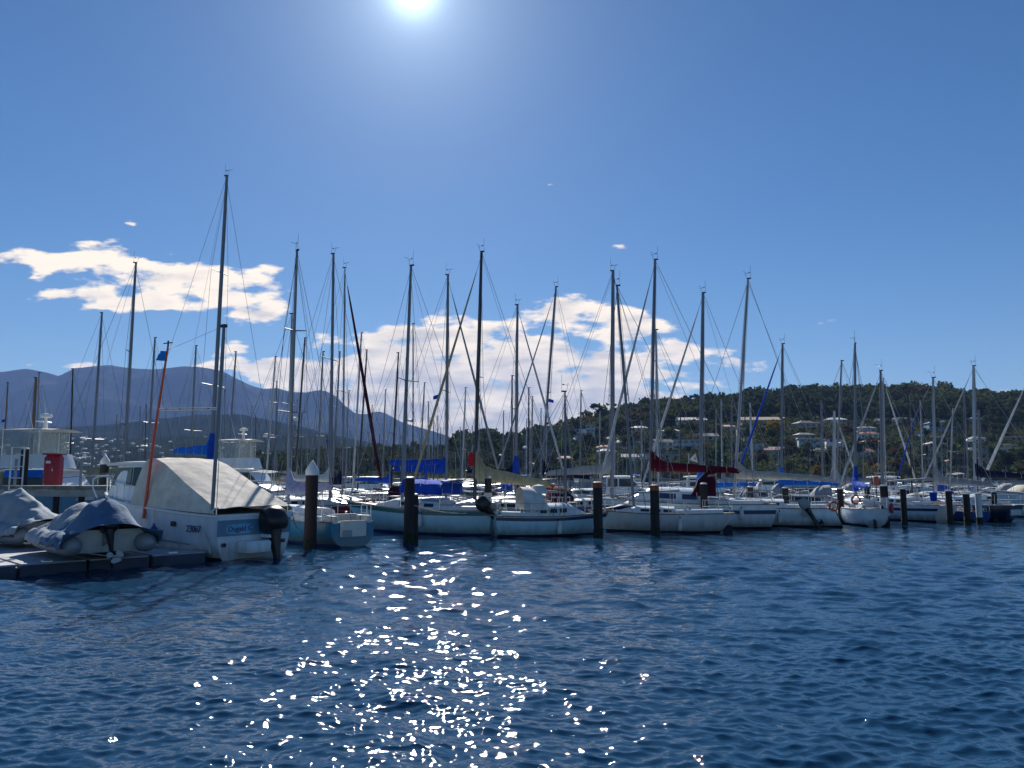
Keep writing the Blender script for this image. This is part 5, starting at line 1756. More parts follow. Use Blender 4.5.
# stern scoop in cream
mb = MB(); q = yb
xs_ = q.X(0, .6)
mb.box((xs_ - .03, 0, .68), (.06, 1.1, .60), bev=.02); mb.build('stern_gate', 'gel2', q.root)
mb = MB().box((xs_ + .5, .72, 1.02), (1.0, .22, .28), bev=.05).box((xs_ + .5, -.72, 1.02), (1.0, .22, .28), bev=.05).box((xs_ + 1.0, 0, 1.04), (.12, 1.4, .32), bev=.03)
mb.build('cockpit_seat', 'gel2', q.root)
MB().box((xs_ - .075, .28, .52), (.04, .4, .22), bev=.01).build('stern_locker', 'grey', q.root)
# green striped yacht
g1 = yacht('green_striped_yacht', 'pale yacht with a dark green sheer stripe, bright blue dodger and pale blue rudder', 402, 38.0, 153, 8.6, top=(411, 266), tm=.60, B=2.7, fbs=1.12, fbb=1.42, hull='aquagel', stripe='green', boot='boot_blue', rs=-.25, rb=1.15, sr=.55,
      cover=None, boom=.40, boomz=.85, dodger=None, detail=2, group=FR, spr=(.5,), sprlen=.9, rudder='gelblue', mr=.085)
def spraycloth(y_, t0, t1, zo, h, m):
    for s in (1, -1):
        MB().sheet([[(y_.X(t, 1), s * y_.w(t) * .96, y_.zs(t) + zo), (y_.X(t, 1), s * y_.w(t) * .965, y_.zs(t) + zo + h)] for t in np.linspace(t0, t1, 6)], .015 * s).build('dodger_cloth', m, y_.root)
MB().sheet([[(g1.X(t, 1), g1.w(t) * .74 * yq, g1.zs(t) + zq + .02 * math.sin(t * 60 + yq * 5)) for yq, zq in ((-1, .72), (-1, .95), (-.97, 1.2), (-.6, 1.33), (0, 1.37), (.6, 1.33), (.97, 1.2), (1, .95), (1, .72))] for t in np.linspace(.31, .62, 9)], .02).build('dodger', 'c_blue', g1.root)
for t in (.32, .46, .61):
    MB().tube([(g1.X(t, 1), -g1.w(t) * .72, g1.zs(t)), (g1.X(t, 1), -g1.w(t) * .72, g1.zs(t) + 1.2), (g1.X(t, 1), 0, g1.zs(t) + 1.33), (g1.X(t, 1), g1.w(t) * .72, g1.zs(t) + 1.2), (g1.X(t, 1), g1.w(t) * .72, g1.zs(t))], .015, 5).build('dodger_hoop', 'steel', g1.root)
# small sloop with tilted outboard
s1 = yacht('small_sloop', 'small pale sloop with a tilted black outboard and a white hooped dodger', 566, 35.9, 13, 5.4, top=(565, 392), tm=.62, B=2.3, fbs=.92, fbb=1.0, hull='aquagel', boot='boot_dark', rs=-.15, rb=.55, sr=.7,
      cover=None, boom=.36, boomz=.7, dodger='c_white', cabh=.5, detail=2, group=FR, spr=(), mr=.05, stripe='stripe_navy', stripez=.80)
tl = outboard(s1.root, (s1.X(0, .9) - .30, -.35, 1.25), R(12), 1.15, R(-46))
MB().box((s1.X(0, .9) - .12, -.35, .95), (.4, .3, .06)).build('outboard_bracket', 'timber', s1.root)
MB().lathe([(.0, 0), (.42, .0), (.40, .18), (.25, .36), (0, .42)], (s1.X(.42, 1), 0, s1.zs(.42) + 1.02), 14).build('dodger_hoop', 'c_white', s1.root)
# long grey hull
g2 = yacht('grey_yacht', 'long low pale grey yacht with a dark rudder and a white foredeck sail bag', 634, 38.3, 170, 6.3, top=(617, 286), tm=.64, B=2.3, fbs=.92, fbb=1.0, hull='gel3', boot='boot_dark', rs=-.75, rb=.9, sr=.5,
      boom=.34, boomz=.8, cover=None, detail=2, group=FR, spr=(.5,), sprlen=.55, rudder='boot_dark', mr=.07, cabh=.3, mastmat='alu')
MB().sheet([[(g2.X(.99 - .24 * f, 1), yv * g2.w(.99 - .24 * f) * .6, g2.zs(.8) + .03 + .42 * f * f * (1 - .3 * abs(yv)) + .1) for yv in (-1, -.5, 0, .5, 1)] for f in np.linspace(.05, 1, 6)], .02).build('sail_bag', 'c_white', g2.root)
# maroon dodger yacht
m1 = yacht('maroon_covered_yacht', 'white high-sided yacht with a maroon sail cover, dark maroon dodger and two violet cabin windows', 650.5, 42.2, 166, 9.3, top=(655, 260), tm=.66, B=3.0, fbs=1.25, fbb=1.5, hull='gel', boot='boot_dark', rs=-.35, rb=1.0, sr=.62,
      cover='c_maroon', coverh=.55, boom=.50, boomz=1.2, dodger='c_darkmaroon', furl='c_furl', detail=2, group=FR, spr=(.46,), sprlen=.85, win='purpleglass', cabh=.72, mr=.095, stripe='stripe_navy', stripez=.62, boomtilt=-.02)
# beige covered yacht with outboard and round transom
b1 = yacht('beige_covered_yacht', 'white yacht with a long beige sail cover and a pale-cowled outboard on its side', 734, 43.6, 163, 8.9, top=(748, 279), tm=.62, B=2.9, fbs=1.0, fbb=1.2, hull='gel', boot='boot_dark', rs=.45, rb=1.0, sr=.72,
      cover='c_beige', coverh=.52, boom=.52, boomz=1.35, detail=2, group=FR, spr=(.52,), sprlen=.8, mastmat='alupale', mr=.085, boomtilt=-.015)
outboard(b1.root, (b1.X(.22, 1), b1.w(.22) + .22, 1.02), R(0), 1.0, R(28), cowl='grey')
# small sloop bow-on-ish with blue cover
s2 = yacht('small_cruising_yacht', 'small white yacht under a bright blue sail cover with orange gear on its stern', 855.5, 45.6, 80, 6.4, top=(855, 344), tm=.58, B=2.4, fbs=.95, fbb=1.15, hull='gel', boot='boot_dark', rs=-.3, rb=.7, sr=.5,
      cover='c_blue', coverh=.36, boom=.46, boomz=.9, boot_cover='c_blue', detail=2, group=FR, spr=(.5,), sprlen=.7, rudder='boot_dark', mr=.08, boomtilt=0.0)
# blue striped
w1 = yacht('blue_striped_yacht', 'white yacht with a thin navy hull stripe and a blue bin on its stern rail', 883, 49.6, 118, 7.6, top=(880.5, 371), tm=.50, B=2.9, fbs=1.0, fbb=1.25, hull='gel', boot='boot_dark', stripe='stripe_navy', stripez=.66, rs=-.55, rb=1.0, sr=.6,
      boom=.38, boomz=1.1, furl='c_furl', detail=2, group=FR, spr=(.34, .66), sprlen=.8, mastmat='alu', mr=.095)
sb_ = MB().lathe([(.17, 0), (.2, .3), (.22, .5), (.2, .52)], (w1.X(.04, 1), w1.w(.05) * .8, w1.fb if hasattr(w1, 'fb') else 1.25), 12).build('stern_bin', 'c_blue', w1.root)
# navy hull
n1 = yacht('navy_yacht', 'dark navy-hulled yacht with a pale counter stern and grey sail cover at the right', 935.5, 50.0, 125, 8.4, top=(933, 378), tm=.50, B=2.9, fbs=1.0, fbb=1.25, hull='navyhull', boot='boot_dark', rs=-.6, rb=1.0, sr=.55,
      cover='c_grey', coverh=.55, boom=.40, boomz=1.0, detail=2, group=FR, spr=(.5,), sprlen=.8, mr=.09, mastmat='alupale', boomtilt=-.02)
MB().box((n1.X(0, .6) - .06, 0, .66), (.05, 1.3, .5), bev=.02).build('transom_panel', 'gel3', n1.root)
# low blue boat
d1 = yacht('blue_day_sailer', 'low dark blue day sailer half hidden between the striped yacht and the navy hull', 949, 49.0, 96, 4.4, top=(953, 408), tm=.62, B=1.9, fbs=.62, fbb=.75, hull='bluehull', boot='boot_dark', rs=-.1, rb=.5, boom=None, detail=1, group=FR, spr=(.55,), sprlen=.4, mr=.05, cabh=.25, mastmat='alupale')
# motor cruiser cut by the right edge
c2 = cruiser('glazed_motor_cruiser', 'white motor cruiser cut off by the right edge of the photo', 1150, 49, 152, 8.5, 3.2, 1.2, 1.8, z_roof=3.15, cab=(.25, .74))
# flybridge cruiser at the left edge
c3 = cruiser('flybridge_cruiser', 'blue-sided flybridge cruiser with clear curtains behind the red cabinet', -8, 42.5, -6, 8.2, 3.3, 1.5, 2.4, hull='gelblue', z_roof=3.0, cab=(.18, .70), fly=True)
MB().sheet([[(c3.X(.22, 1), -1.37, 2.62), (c3.X(.22, 1), -1.31, 3.02)], [(c3.X(.52, 1), -1.37, 2.62), (c3.X(.52, 1), -1.31, 3.02)]], .02).build('window_cover', 'c_brightblue', c3.root)
c4 = cruiser('white_flybridge_boat', 'white flybridge motor boat behind the canvas canopy near the blue sail cover', 213, 58, -12, 8.0, 3.0, 1.3, 1.9, hull='gel', z_roof=3.2, cab=(.15, .66), fly=True)

def wpt(y_, p): return Matrix.Translation(y_.root.location) @ Matrix.Rotation(y_.root.rotation_euler.z, 4, 'Z') @ Vector(p)
p = wpt(b1, (b1.X(.02, 1) - .1, b1.w(.02) * .9 + .1, 1.12)); lifebuoy(p, 'orange lifebuoy hung on the rail above the round white transom', axis='y')
p = wpt(s2, (s2.X(.08, 1) - .05, s2.w(.05) + .1, 1.42)); lifebuoy(p, 'red-orange lifebuoy on the stern rail of the small blue-covered yacht', m='orangered', axis='y')
p = at(876, 480.5, 46.6)
hb = empty('orange_gear_bag', p); tag(hb, 'orange gear bag lashed above the bright blue sail cover at right', 'bag')
MB().box((0, 0, 0), (.30, .24, .50), bev=.08).build('body', 'orangered', hb); MB().tube([(0, 0, -.2), (0, 0, -1.0)], .02, 5).build('strap', 'black', hb)
# triangular pennant with a mark
e = empty('pennant_staff', (gx(689, 44, 3), 44, 0)); tag(e, 'white triangular pennant with a dark mark on a pale staff behind the maroon sail cover', 'pennant')
p0 = at(689, 456, 44); 
MB().tube([(0, 0, .8), (0, 0, p0.z + .15)], .03, 6).build('staff', 'alupale', e)
mb = MB(); mb.add([(.06, 0, p0.z - .22), (.52, 0, p0.z - .38), (.40, 0, p0.z + .16), (.06, .02, p0.z - .22), (.52, .02, p0.z - .38), (.40, .02, p0.z + .16)], [(0, 1, 2), (5, 4, 3), (0, 1, 4, 3), (1, 2, 5, 4), (2, 0, 3, 5)])
fg = mb.build('flag', 'c_white', e, smooth=False)
text('flag_mark', '4', .26, 'black', fg, (.35, -.006, p0.z - .16), (R(90), 0, 0), .003)

# mooring lines from the front boats to their piles, and fenders
def moor(pa, pb, sag, lab):
    pa, pb = Vector(pa), Vector(pb)
    tag(MB().tube([pa.lerp(pb, f) + Vector((0, 0, -sag * 4 * f * (1 - f))) for f in (0, .2, .4, .6, .8, 1)], .016, 5).build('mooring_line', 'rope'), lab, 'rope')
P_ = {}
for o_ in S.objects:
    if o_.name.startswith('mooring_pile'): P_[o_['label']] = o_.location
def pl(words):
    for k_, v_ in P_.items():
        if words in k_: return v_
q = pl('plain dark flat-topped'); moor(wpt(g1, (g1.X(.12, 1), -g1.w(.12), g1.zs(.12))), (q.x + .2, q.y, 1.5), .25, 'mooring rope from the green-striped yacht to the plain flat-topped pile')
q = pl('between the small sloop'); moor(wpt(s1, (s1.X(.97, 1), 0, s1.zs(1))), (q.x - .2, q.y, 1.4), .15, 'mooring rope from the bow of the small sloop to the orange-banded pile')
q = pl('in front of the long grey'); moor(wpt(g2, (g2.X(.05, 1), -g2.w(.05), g2.zs(.05))), (q.x + .2, q.y, 1.3), .25, 'mooring rope from the grey yacht stern to its orange-banded pile')
q = pl('white cone cap, just right'); moor(wpt(yb, (yb.X(.05, 1), yb.w(.05), 1.0)), (q.x + .2, q.y, 1.2), .12, 'mooring rope from the turquoise yacht to the white cone-capped pile')
q = pl('orange lifebuoy'); moor(wpt(b1, (b1.X(.05, 1), -b1.w(.05), 1.0)), (q.x, q.y, 1.4), .12, 'mooring rope from the round white transom to the pile behind it')
q = pl('slim dark pile'); moor(wpt(w1, (w1.X(.1, 1), w1.w(.1), 1.0)), (q.x, q.y, 1.3), .12, 'mooring rope from the blue-striped yacht to the slim dark pile')
q = pl('by the tilted outboard'); moor(wpt(g1, (g1.X(.02, 1), g1.w(.02), 1.1)), (q.x, q.y - .18, 1.6), .1, 'mooring rope from the green-striped yacht stern to the white-sleeved pile')
def hang_fender(y_, t, s_, lab, top='boot_blue'):
    p_ = wpt(y_, (y_.X(t, .6), s_ * (y_.w(t) + .10), y_.zs(t) - .45))
    e_ = empty('fender', p_); tag(e_, lab, 'fender')
    MB().lathe([(0, -.30), (.08, -.27), (.11, -.16), (.11, .14), (.07, .25), (.03, .30), (0, .31)], (0, 0, 0), 10).build('body', 'c_white', e_)
    MB().lathe([(.032, .28), (.04, .31), (.03, .36), (0, .37)], (0, 0, 0), 8).build('fender_top', top, e_)
    MB().tube([(0, 0, .34), (0, 0, .62)], .01, 4).build('lanyard', 'rope', e_)
hang_fender(g1, .42, 1, 'white fender hanging on the side of the green-striped yacht near the flat-topped pile')
hang_fender(s1, .55, -1, 'white fender hanging on the side of the small hooped-dodger sloop', 'black')
hang_fender(g2, .35, 1, 'white fender hanging on the long pale grey hull')
hang_fender(m1, .18, 1, 'white fender hanging below the maroon dodger', 'black')
hang_fender(b1, .40, 1, 'white fender hanging on the beige-covered yacht left of its outboard')
# ================================================================== the rows behind
BR = 'yachts in the rows behind the front berths'
def back(label, top, base, H=11.5, Y=None, hd=165, L=None, detail=0, **k):
    v = skyv(*top)
    Y = Y or max(47.0, min(190.0, (H - CAMH) / v))
    H = CAMH + v * Y
    L = L or max(6.0, min(11.0, H * .72))
    best = None                               # nudge the berth until it is free
    for q in range(-2, 36):
        Yq = Y * (1 + .012 * q)
        for dh in (0, 6, -6, 12, -12):
            cost = abs(q) + abs(dh) * .35
            if (best is None or cost < best[0]) and free((gx(base, Yq, 1.2), Yq), hd + dh, -.58 * L - .1, .42 * L - .3, (.30 * L + .35) * .86): best = (cost, Yq, hd + dh)
    Yq, hd = best[1:] if best else (Y, hd)
    if not best: print('NOT FREE', label)
    Y = Yq; H = CAMH + v * Y
    k.setdefault('spr', (.5,) if H < 12.5 else (.36, .68))
    k.setdefault('sprlen', .55 + .02 * H)
    k.setdefault('mr', max(.055, H * .0062))
    j = len(label) * 7 % 11
    if 'dodger' not in k and j in (0, 2, 5, 7, 9): k['dodger'] = ('c_navy', 'c_blue', 'c_grey', 'c_beige', 'c_darkmaroon')[len(label) % 5]
    if 'bimini' not in k and j in (1, 2, 8): k['bimini'] = ('c_navy', 'c_blue', 'c_grey', 'c_brightblue')[len(label) % 4]
    k.setdefault('hull', ('gel', 'gel2', 'gel', 'gel3', 'bluehull')[len(label) % 5])
    return yacht(k.pop('name', 'moored_yacht'), label, base, Y, hd, L, top=top, detail=detail, group=BR, tm=.58, **k)

# --- pontoon walkways with piles and service posts
def walkway(xa, ya, xb, yb, w, label, npile, z=.5):
    d = Vector((xb - xa, yb - ya, 0)); l = d.length; a = math.atan2(d.y, d.x)
    occupy((xa, ya), math.degrees(a), 0, l, w + .3)
    e = empty('pontoon_walkway', (xa, ya, 0), a); tag(e, label, 'pontoon')
    n = max(1, int(l / 9))
    for k in range(n):
        f = MB().box((l * (k + .5) / n, 0, z - .28), (l / n - .08, w, .52), bev=.04).build('float_section', 'dockdark', e)
        MB().box((l * (k + .5) / n, 0, z + .03), (l / n - .1, w + .08, .10), bev=.02).build('deck_panel', 'concrete', f)
    return e, d.normalized(), l
w1_, d1_, l1_ = walkway(-24, 56, 52, 66, 2.2, 'nearest pale pontoon walkway running behind the second row of yachts', 6)
walkway(-50, 92, 95, 106, 2.4, 'middle pale pontoon walkway between the back rows of yachts', 6)
walkway(-90, 140, 140, 152, 2.6, 'farthest pale pontoon walkway in front of the shore', 6)
for k, (px, Y) in enumerate(((341, 58.5), (436, 59.5), (505, 60.5), (690, 62.5), (770, 63.5), (893, 64.8), (600, 61.3))):
    x = gx(px, Y, 1); e = empty('service_post', (x, Y, .58)); tag(e, 'slim white power and water post on the nearest pontoon walkway', 'service post', 'service posts on the nearest walkway')
    MB().box((0, 0, .5), (.26, .22, 1.0), bev=.03).build('body', 'white', e)
    MB().box((0, 0, 1.04), (.3, .26, .1), bev=.03).build('lamp_head', 'grey', e)
rc2 = empty('red_cabinet', (gx(550.5, 52, 1.4), 52, .5)); tag(rc2, 'red fire hose cabinet on a pontoon behind the end of the tan sail cover', 'cabinet')
MB().box((0, 0, .72), (.62, .5, 1.2), bev=.05).build('body', 'red', rc2); MB().box((0, -.26, .72), (.46, .02, .9), bev=.008).build('door', 'red', rc2); MB().box((0, 0, 1.5), (.7, .55, .3), bev=.06).build('hood', 'c_red', rc2)
MB().box((0, 0, .04), (.8, .7, .12)).build('plinth', 'concrete', rc2, smooth=False)
dk = walkway(gx(545, 52.5), 52.8, gx(600, 53.5), 53.6, 1.6, 'short pontoon carrying the red fire hose cabinet', 1)

# second row, tall masts
back('yacht with the tallest mast and a bright blue sail cover, behind the covered cruiser', (227, 176), 209, Y=33.5, hd=-12, L=11.0, detail=1, cover='c_brightblue', coverh=.62, boom=.22, boomz=2.75, spr=(.34, .69), sprlen=1.15, mr=.115, boomtilt=.05, boot_cover='c_blue', hull='gel2')
back('white yacht at left whose mast stands over the white cone-capped dark pile', (136, 263), 121.5, Y=49, hd=14, L=9.0, detail=1, hull='gel2', spr=(.30, .61), sprlen=.95, mr=.09, boom=.3, boomz=1.3, cabh=.5)
back('yacht with a thin leaning mast and low white spreaders at left', (102, 313), 90, Y=58, hd=-15, detail=0, spr=(.30,), sprlen=1.2, boom=None)
back('yacht with a slim mast seen beside the orange pole tip', (155, 338), 146, Y=56, hd=160, spr=(.45,), boom=.35, cover='c_navy')
back('dark masted yacht rising behind the red cabinet', (73, 369), 69, Y=60, hd=-10, mastmat='aludark', boom=None, spr=(.4,), sprlen=.5)
back('old brown wooden-masted boat behind the flybridge cruiser', (36, 378), 29, Y=53, hd=-20, mastmat='woodmast', mr=.11, boom=None, spr=(), hull='gel2')
back('thin pale mast close beside the brown wooden mast', (39, 373), 35.5, Y=62, hd=160, boom=None, spr=(.5,), mr=.05)
back('yacht with a short tan mast at the very left edge', (8, 383), 1, Y=55, hd=-15, mastmat='woodmast', boom=None, spr=())
back('thin masted yacht seen just left of the tallest mast', (196, 346), 189, Y=62, hd=160, spr=(.42,), sprlen=1.0, boom=.3, cover='c_navy')
back('leaning thin mast just right of the tallest mast', (236, 352), 226, Y=64, hd=-15, spr=(.35,), boom=None)
back('very short mast below the leaning thin mast near the white flybridge boat', (225, 391), 225, Y=78, hd=165, boom=None, spr=(), mr=.05)
back('yacht with a pale mast left of the turquoise yacht mast', (275.5, 357), 265, Y=66, hd=165, mastmat='alupale', spr=(.40, .66), sprlen=.9, boom=.36, cover='c_tan')
back('short dark mast between two pale masts left of the turquoise yacht', (277, 382), 274, Y=76, hd=-10, spr=(.5,), boom=None)
back('tall pale mast standing close behind the turquoise yacht mast', (292, 314), 288, Y=50, hd=-14, spr=(.5,), mastmat='alupale', mr=.085, boom=.3)
back('black masted yacht between the turquoise yacht and the white cone pile', (305, 338), 294, Y=57, hd=160, mastmat='aludark', spr=(.35,), sprlen=.9, boom=.38, cover='c_tan')
back('slim grey mast right above the white cone-capped pile by the turquoise yacht', (323, 352), 316.5, Y=63, hd=165, spr=(.4,), boom=.3, cover='c_lav')
back('tall white masted yacht behind the cone pile with a wide pair of spreaders', (333.5, 254), 330, Y=41.5, hd=-16, L=9.4, detail=1, spr=(.56,), sprlen=1.15, mr=.095, boom=.36, boomz=1.2, cover='c_white', coverh=.4, hull='redhull')
back('leaning thin mast right of the tall white mast', (340, 352), 331.5, Y=64, hd=-14, spr=(.6,), sprlen=.6, boom=None)
back('yacht with a long dark red furled headsail slanting down to the right', (345, 268), 342, Y=49, hd=-8, L=9.0, detail=1, furl='c_darkmaroon', furlr=.11, spr=(.45,), mr=.05, boom=.3, cover='c_navy', boomz=1.0, jibtack=(3.0, 0, 1.5))
back('pale mast just right of the dark red furled sail', (361.5, 333), 352.5, Y=54, hd=162, mastmat='alupale', spr=(.5,), boom=.36, cover='c_grey')
back('dark leaning mast next to the pale mast right of the red furled sail', (367, 350), 357.5, Y=60, hd=-15, mastmat='aludark', spr=(.38,), boom=None)
back('low thin mast left of the dark red furled sail', (349, 391), 345, Y=80, hd=165, spr=(.42, .6), boom=None)
back('short faint mast above the blue dodgers, left of the dark leaning mast', (385.5, 390), 382, Y=82, hd=165, spr=(.5,), boom=None)
back('dark mast left of the green-striped yacht mast', (398.5, 353), 391, Y=60, hd=-12, mastmat='aludark', spr=(.42,), boom=.36, cover='c_blue')
back('black mast touching the green-striped yacht mast on its right', (413, 324), 413, Y=52, hd=160, mastmat='aludark', spr=(), mr=.06, boom=None)
back('thin mast over the blue boom tent', (424.5, 383), 418.5, Y=76, hd=165, spr=(.5,), boom=None)
back('short pale mast at the right end of the blue boom tent', (428.7, 402), 427, Y=92, hd=-10, spr=(.5,), boom=.3, cover='c_blue')
back('yacht with a grey mast and dark furled headsail slanting right, behind the green-striped yacht', (448, 275), 446, Y=47, hd=-14, L=9.5, detail=1, spr=(.47,), sprlen=1.0, furl='c_grey', furlr=.07, mr=.1, boom=.36, cover='c_blue', coverh=.55, boomz=1.7, hull='gel')
back('white yacht with a black mast, tan sail cover and tan furled headsail', (481.5, 252), 474.5, Y=42.5, hd=170, L=9.6, detail=1, mastmat='aludark', spr=(.49,), sprlen=.8, furl='c_tan', furlr=.075, mr=.105, boom=.44, cover='c_tan', coverh=.85, boomz=1.3, boomtilt=-.09)
back('thin pale mast left of the black mast with tan cover', (465.5, 388), 461.5, Y=72, hd=165, mastmat='alupale', spr=(.4,), boom=.3)
back('yacht with a pale mast and a blue mast boot behind the tan sail cover', (517.5, 305), 515.5, Y=50, hd=-16, L=9.2, detail=1, spr=(.45,), sprlen=.95, mr=.1, boot_cover='c_blue', furl='c_furl', furlr=.07, boom=.36, cover='c_navy', coverh=.4, boomz=1.6)
back('dark slim mast almost touching the pale mast with the blue boot', (512, 376), 511.5, Y=62, hd=165, mastmat='aludark', spr=(), boom=None)
back('low mast left of the pale mast with the blue boot', (503.5, 411), 502.5, Y=96, hd=165, spr=(), boom=None)
back('yacht with a tilted grey mast and a navy sail cover behind the hooped dodger', (556, 287), 540, Y=46, hd=172, L=9.2, detail=1, spr=(.48,), sprlen=.9, mr=.09, furl='c_grey', furlr=.06, boom=.38, cover='c_navy', coverh=.62, boomz=1.6, boomtilt=-.07)
back('dark thin mast left of the tilted grey mast', (528.8, 388), 528, Y=70, hd=165, mastmat='aludark', spr=(.9,), sprlen=.5, boom=None)
back('shorter thin mast just left of the tilted grey mast', (532.7, 397), 531, Y=78, hd=-12, spr=(.4,), boom=None)
back('faint low mast right behind the tilted grey mast', (541, 409), 540.5, Y=92, hd=165, spr=(), boom=None)
back('dark masted yacht left of the paired pale masts, seen under the umbrella tree', (581, 391), 579.5, Y=74, hd=165, spr=(.5,), boom=.35, cover='c_grey')
back('thin pale mast standing in front of the umbrella tree', (600, 411), 599.5, Y=88, hd=-10, mastmat='alupale', spr=(.45,), boom=.3)
back('yacht with a stout grey mast and grey sail cover just left of the orange-banded pile', (613, 271), 612, Y=46.5, hd=-14, L=9.4, detail=1, spr=(.44,), sprlen=.75, mr=.125, boom=.42, cover='c_grey', coverh=.62, boomz=1.7, boomtilt=-.03)
back('short pale mast hugging the stout grey mast', (614.5, 421), 614.5, Y=92, hd=165, mastmat='alupale', spr=(), boom=None, mr=.09)
back('small yacht with a low pale mast left of the maroon sail cover', (641, 420), 642, Y=86, hd=165, mastmat='alupale', spr=(.4,), boom=.3, cover='c_navy')
back('thin pale mast close behind the maroon-covered yacht mast', (655.8, 330), 658.5, Y=53, hd=165, mastmat='alupale', spr=(.4,), boom=.35)
back('short mast right behind the maroon-covered yacht mast', (660, 414), 660.5, Y=84, hd=-10, spr=(), boom=None)
back('yacht whose wide grey mast with a blue boot rises above the maroon sail cover', (703, 293), 700.5, Y=48, hd=166, L=9.6, detail=1, spr=(.5,), sprlen=.6, mr=.125, furl='c_furl', furlr=.08, boot_cover='c_brightblue', boom=.34, cover='c_brightblue', coverh=.3, boomz=.8)
back('slim pale mast midway between the wide blue-booted mast and the leaning white mast', (721, 399), 722.3, Y=76, hd=165, mastmat='alupale', spr=(.32,), boom=.3, cover='c_grey')
back('faint thin mast left beside the leaning white mast', (732, 400), 731.5, Y=80, hd=-10, spr=(), boom=None)
back('pale stubby mast between the leaning white mast and the blue furled sail', (750, 403), 753, Y=70, hd=165, mastmat='alupale', spr=(.62,), sprlen=.9, boom=.35, mr=.1)
back('yacht with a deep blue furled headsail and a long bright blue sail cover', (782.5, 344), 781.5, Y=50.5, hd=168, L=9.0, detail=1, spr=(.5,), furl='c_blue', furlr=.085, boot_cover='c_brightblue', boom=.44, cover='c_brightblue', coverh=.34, boomz=.95, mr=.095, boomtilt=-.01)
back('grey mast behind the olive trees right of the blue-booted mast', (821, 400), 823, Y=66, hd=165, spr=(), mr=.1, boom=.3)
back('fat white mast with a white furled sail left of the small blue-covered yacht', (834.3, 411), 834, Y=62, hd=-14, mastmat='alupale', mr=.14, spr=(), furl='c_white', boom=.32, cover='c_grey', coverh=.6)
back('leaning slim mast just left of the small blue-covered yacht mast', (841.5, 361), 836, Y=54, hd=165, spr=(.38,), boom=.36, cover='c_grey', coverh=.5)
back('thin low mast between the small blue-covered yacht and the shore trees', (845.5, 445), 846, Y=100, hd=165, spr=(), boom=None)
back('slim mast beside the blue-striped yacht mast, with a pale furled sail', (883.2, 379), 886, Y=57, hd=-12, mastmat='alupale', spr=(.45,), furl='c_white', boom=None)
back('dark thin mast right of the blue-striped yacht', (908, 392), 912.5, Y=60, hd=165, mastmat='aludark', spr=(), boom=.3)
back('pale masted yacht with a thin blue furled headsail left of the grey-covered navy yacht', (920, 400), 923.5, Y=60, hd=168, mastmat='alupale', spr=(.4,), sprlen=.7, furl='c_blue', furlr=.06, boom=.32, cover='c_grey')
back('grey mast standing left of the tallest mast on the right side', (964, 391), 969, Y=60, hd=-14, spr=(), mr=.08, boom=None)
back('yacht with a tall pale mast and a long black sail cover at the right edge', (973.5, 366), 975.3, Y=52, hd=172, L=10.0, detail=1, spr=(.28, .62), sprlen=.6, mr=.12, mastmat='alupale', boom=.48, cover='c_navy', coverh=.55, boomz=1.5, furl='c_furl', furlr=.06, boomtilt=-.03)
back('grey mast immediately right of the tall pale mast at the right', (978.6, 410), 981, Y=64, hd=165, spr=(), mr=.12, boom=None)
back('faint low mast in front of the teal house at right', (987, 445), 987.5, Y=100, hd=165, spr=(), boom=None)
back('yacht whose long pale furled headsail slants up to the right edge', (1027, 380), 1030, Y=56, hd=172, L=9.6, detail=1, furl='c_white', furlr=.1, spr=(.5,), mr=.1, boom=.3, cover='c_navy')
back('small yacht with a faint low mast just right of the small sloop mast', (565, 405), 575, Y=84, hd=165, spr=(.4,), boom=.3, cover='c_white')

# far rows: bare masts nobody can tell apart
for i in range(120):
    px = rnd.choice([rnd.uniform(20, 1000), rnd.uniform(230, 560)])
    Hh = rnd.uniform(9, 14); hdq = rnd.choice([165, -15, 160, -10])
    for q in range(40):
        Y = rnd.uniform(95, 230)
        if free((gx(px, Y, 1.2), Y), hdq, -.58 * Hh * .72 - .1, .42 * Hh * .72 - .3, (.30 * Hh * .72 + .35) * .86): break
    w_ = (px - 512) / F * Y
    t_ = Vector((w_, Y, Hh)); tp = pix(t_)
    yacht('distant_yacht', 'small bare-masted white yacht in the far rows of the marina', px, Y, hdq, Hh * .72, top=(tp[0] + rnd.uniform(-1, 1), tp[1]), detail=0, group='bare-masted yachts in the far rows', tm=.58,
          spr=(.5,) if i % 2 else (), sprlen=.7, mr=.065, boom=.34, cover=None, mastmat=rnd.choice(['alu', 'alupale', 'aludark']), hull=rnd.choice(['gel', 'gel', 'gel2', 'bluehull']))
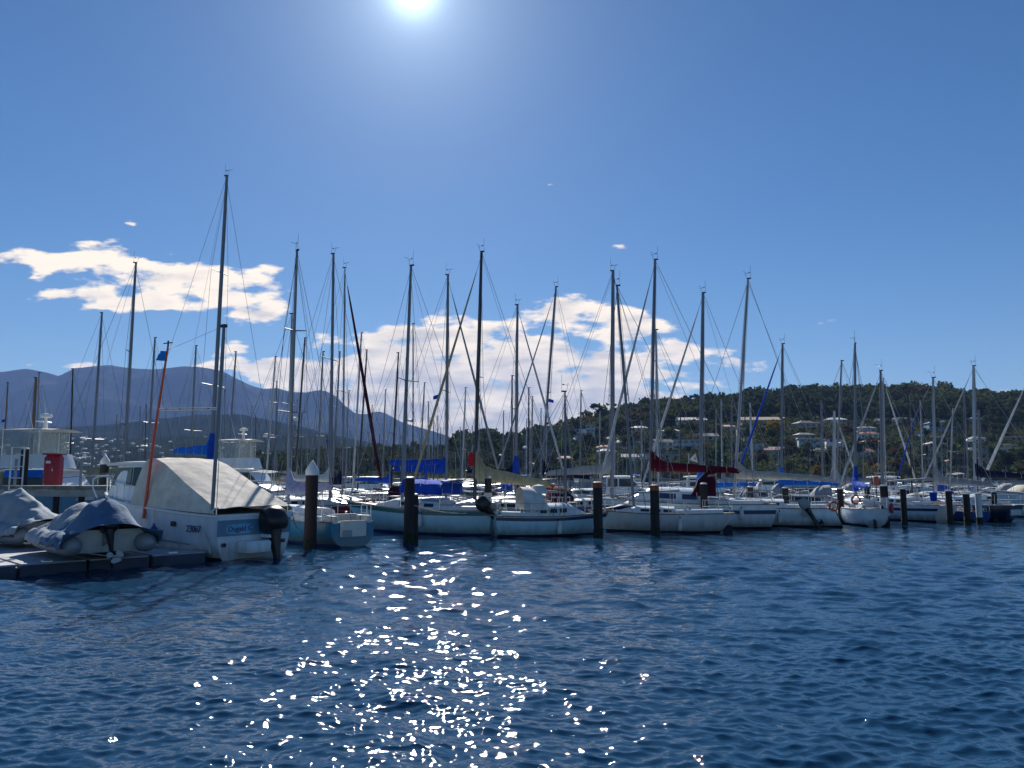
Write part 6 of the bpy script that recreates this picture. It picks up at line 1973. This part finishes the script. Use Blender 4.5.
# a few motor boats between them
for (px, Y, hd, lb, hl) in ((350, 70, -15, 'white motor boat lying behind the red furled sail', 'gel'), (372, 95, 165, 'small cream motor boat far behind the blue dodgers', 'gel2'),
                           (588, 62, -12, 'white motor boat between the navy sail cover and the orange-banded pile', 'gel'), (668, 66, -12, 'white motor boat behind the maroon sail cover', 'gel'),
                           (130, 70, -10, 'white motor boat behind the cruiser wheelhouse', 'gel'), (915, 64, 168, 'cream motor boat behind the blue-striped yacht stern', 'gel2'), (800, 66, 170, 'white motor boat behind the long blue sail cover', 'gel')):
    for q in range(60):
        Yq = Y * (1 + .012 * ((q + 1) // 2) * (1 if q % 2 else -1))
        if Yq > 48 and free((gx(px, Yq), Yq), hd, -.4, 7.6, 2.8): break
    cruiser('motor_boat', lb, px, Yq, hd, 7.5, 2.8, 1.15, 1.6, hull=hl, z_roof=2.7, cab=(.25, .7))

# red bag hoisted at the mast of the tan covered yacht
p = at(471, 459.5, 42.3)
e = empty('red_sail_bag', p); tag(e, 'small red bag hanging on the black mast above the tan sail cover', 'bag')
MB().lathe([(.05, -.38), (.14, -.34), (.17, -.1), (.15, .22), (.08, .36), (.03, .4)], (0, 0, 0), 10).build('body', 'c_red', e)
MB().tube([(0, 0, .38), (.12, 0, .75)], .012, 4).build('lanyard', 'rope', e)
# boom tent behind the green striped yacht
e = empty('boom_tent', (gx(417, 50, 3), 50, 0)); tag(e, 'wide blue boom tent hung between two masts behind the green-striped yacht', 'boom tent')
pa, pb = at(390, 463, 50), at(447, 462, 50)
g = []
for i in range(9):
    f = i / 8; c = pa.lerp(pb, f); sag = .05 * math.sin(PI * f)
    g.append([(c.x - e.location.x, c.y - e.location.y + yq, c.z + .22 - sag - zq * .58 + .03 * math.sin(i * 2.2 + zq * 4)) for yq, zq in ((-.13, .62), (-.16, .35), (-.08, .08), (0, 0), (.08, .08), (.16, .35), (.13, .60))])
MB().sheet(g, .015).build('sheet', 'c_blue', e)
MB().tube([(pa.x - e.location.x, 0, pa.z + .22), (pb.x - e.location.x, 0, pb.z + .22)], .03, 5).build('ridge_pole', 'alu', e)
for pp in (pa, pb): MB().tube([(pp.x - e.location.x, 0, .9), (pp.x - e.location.x, 0, pp.z + .22)], .04, 6).build('prop', 'alu', e)
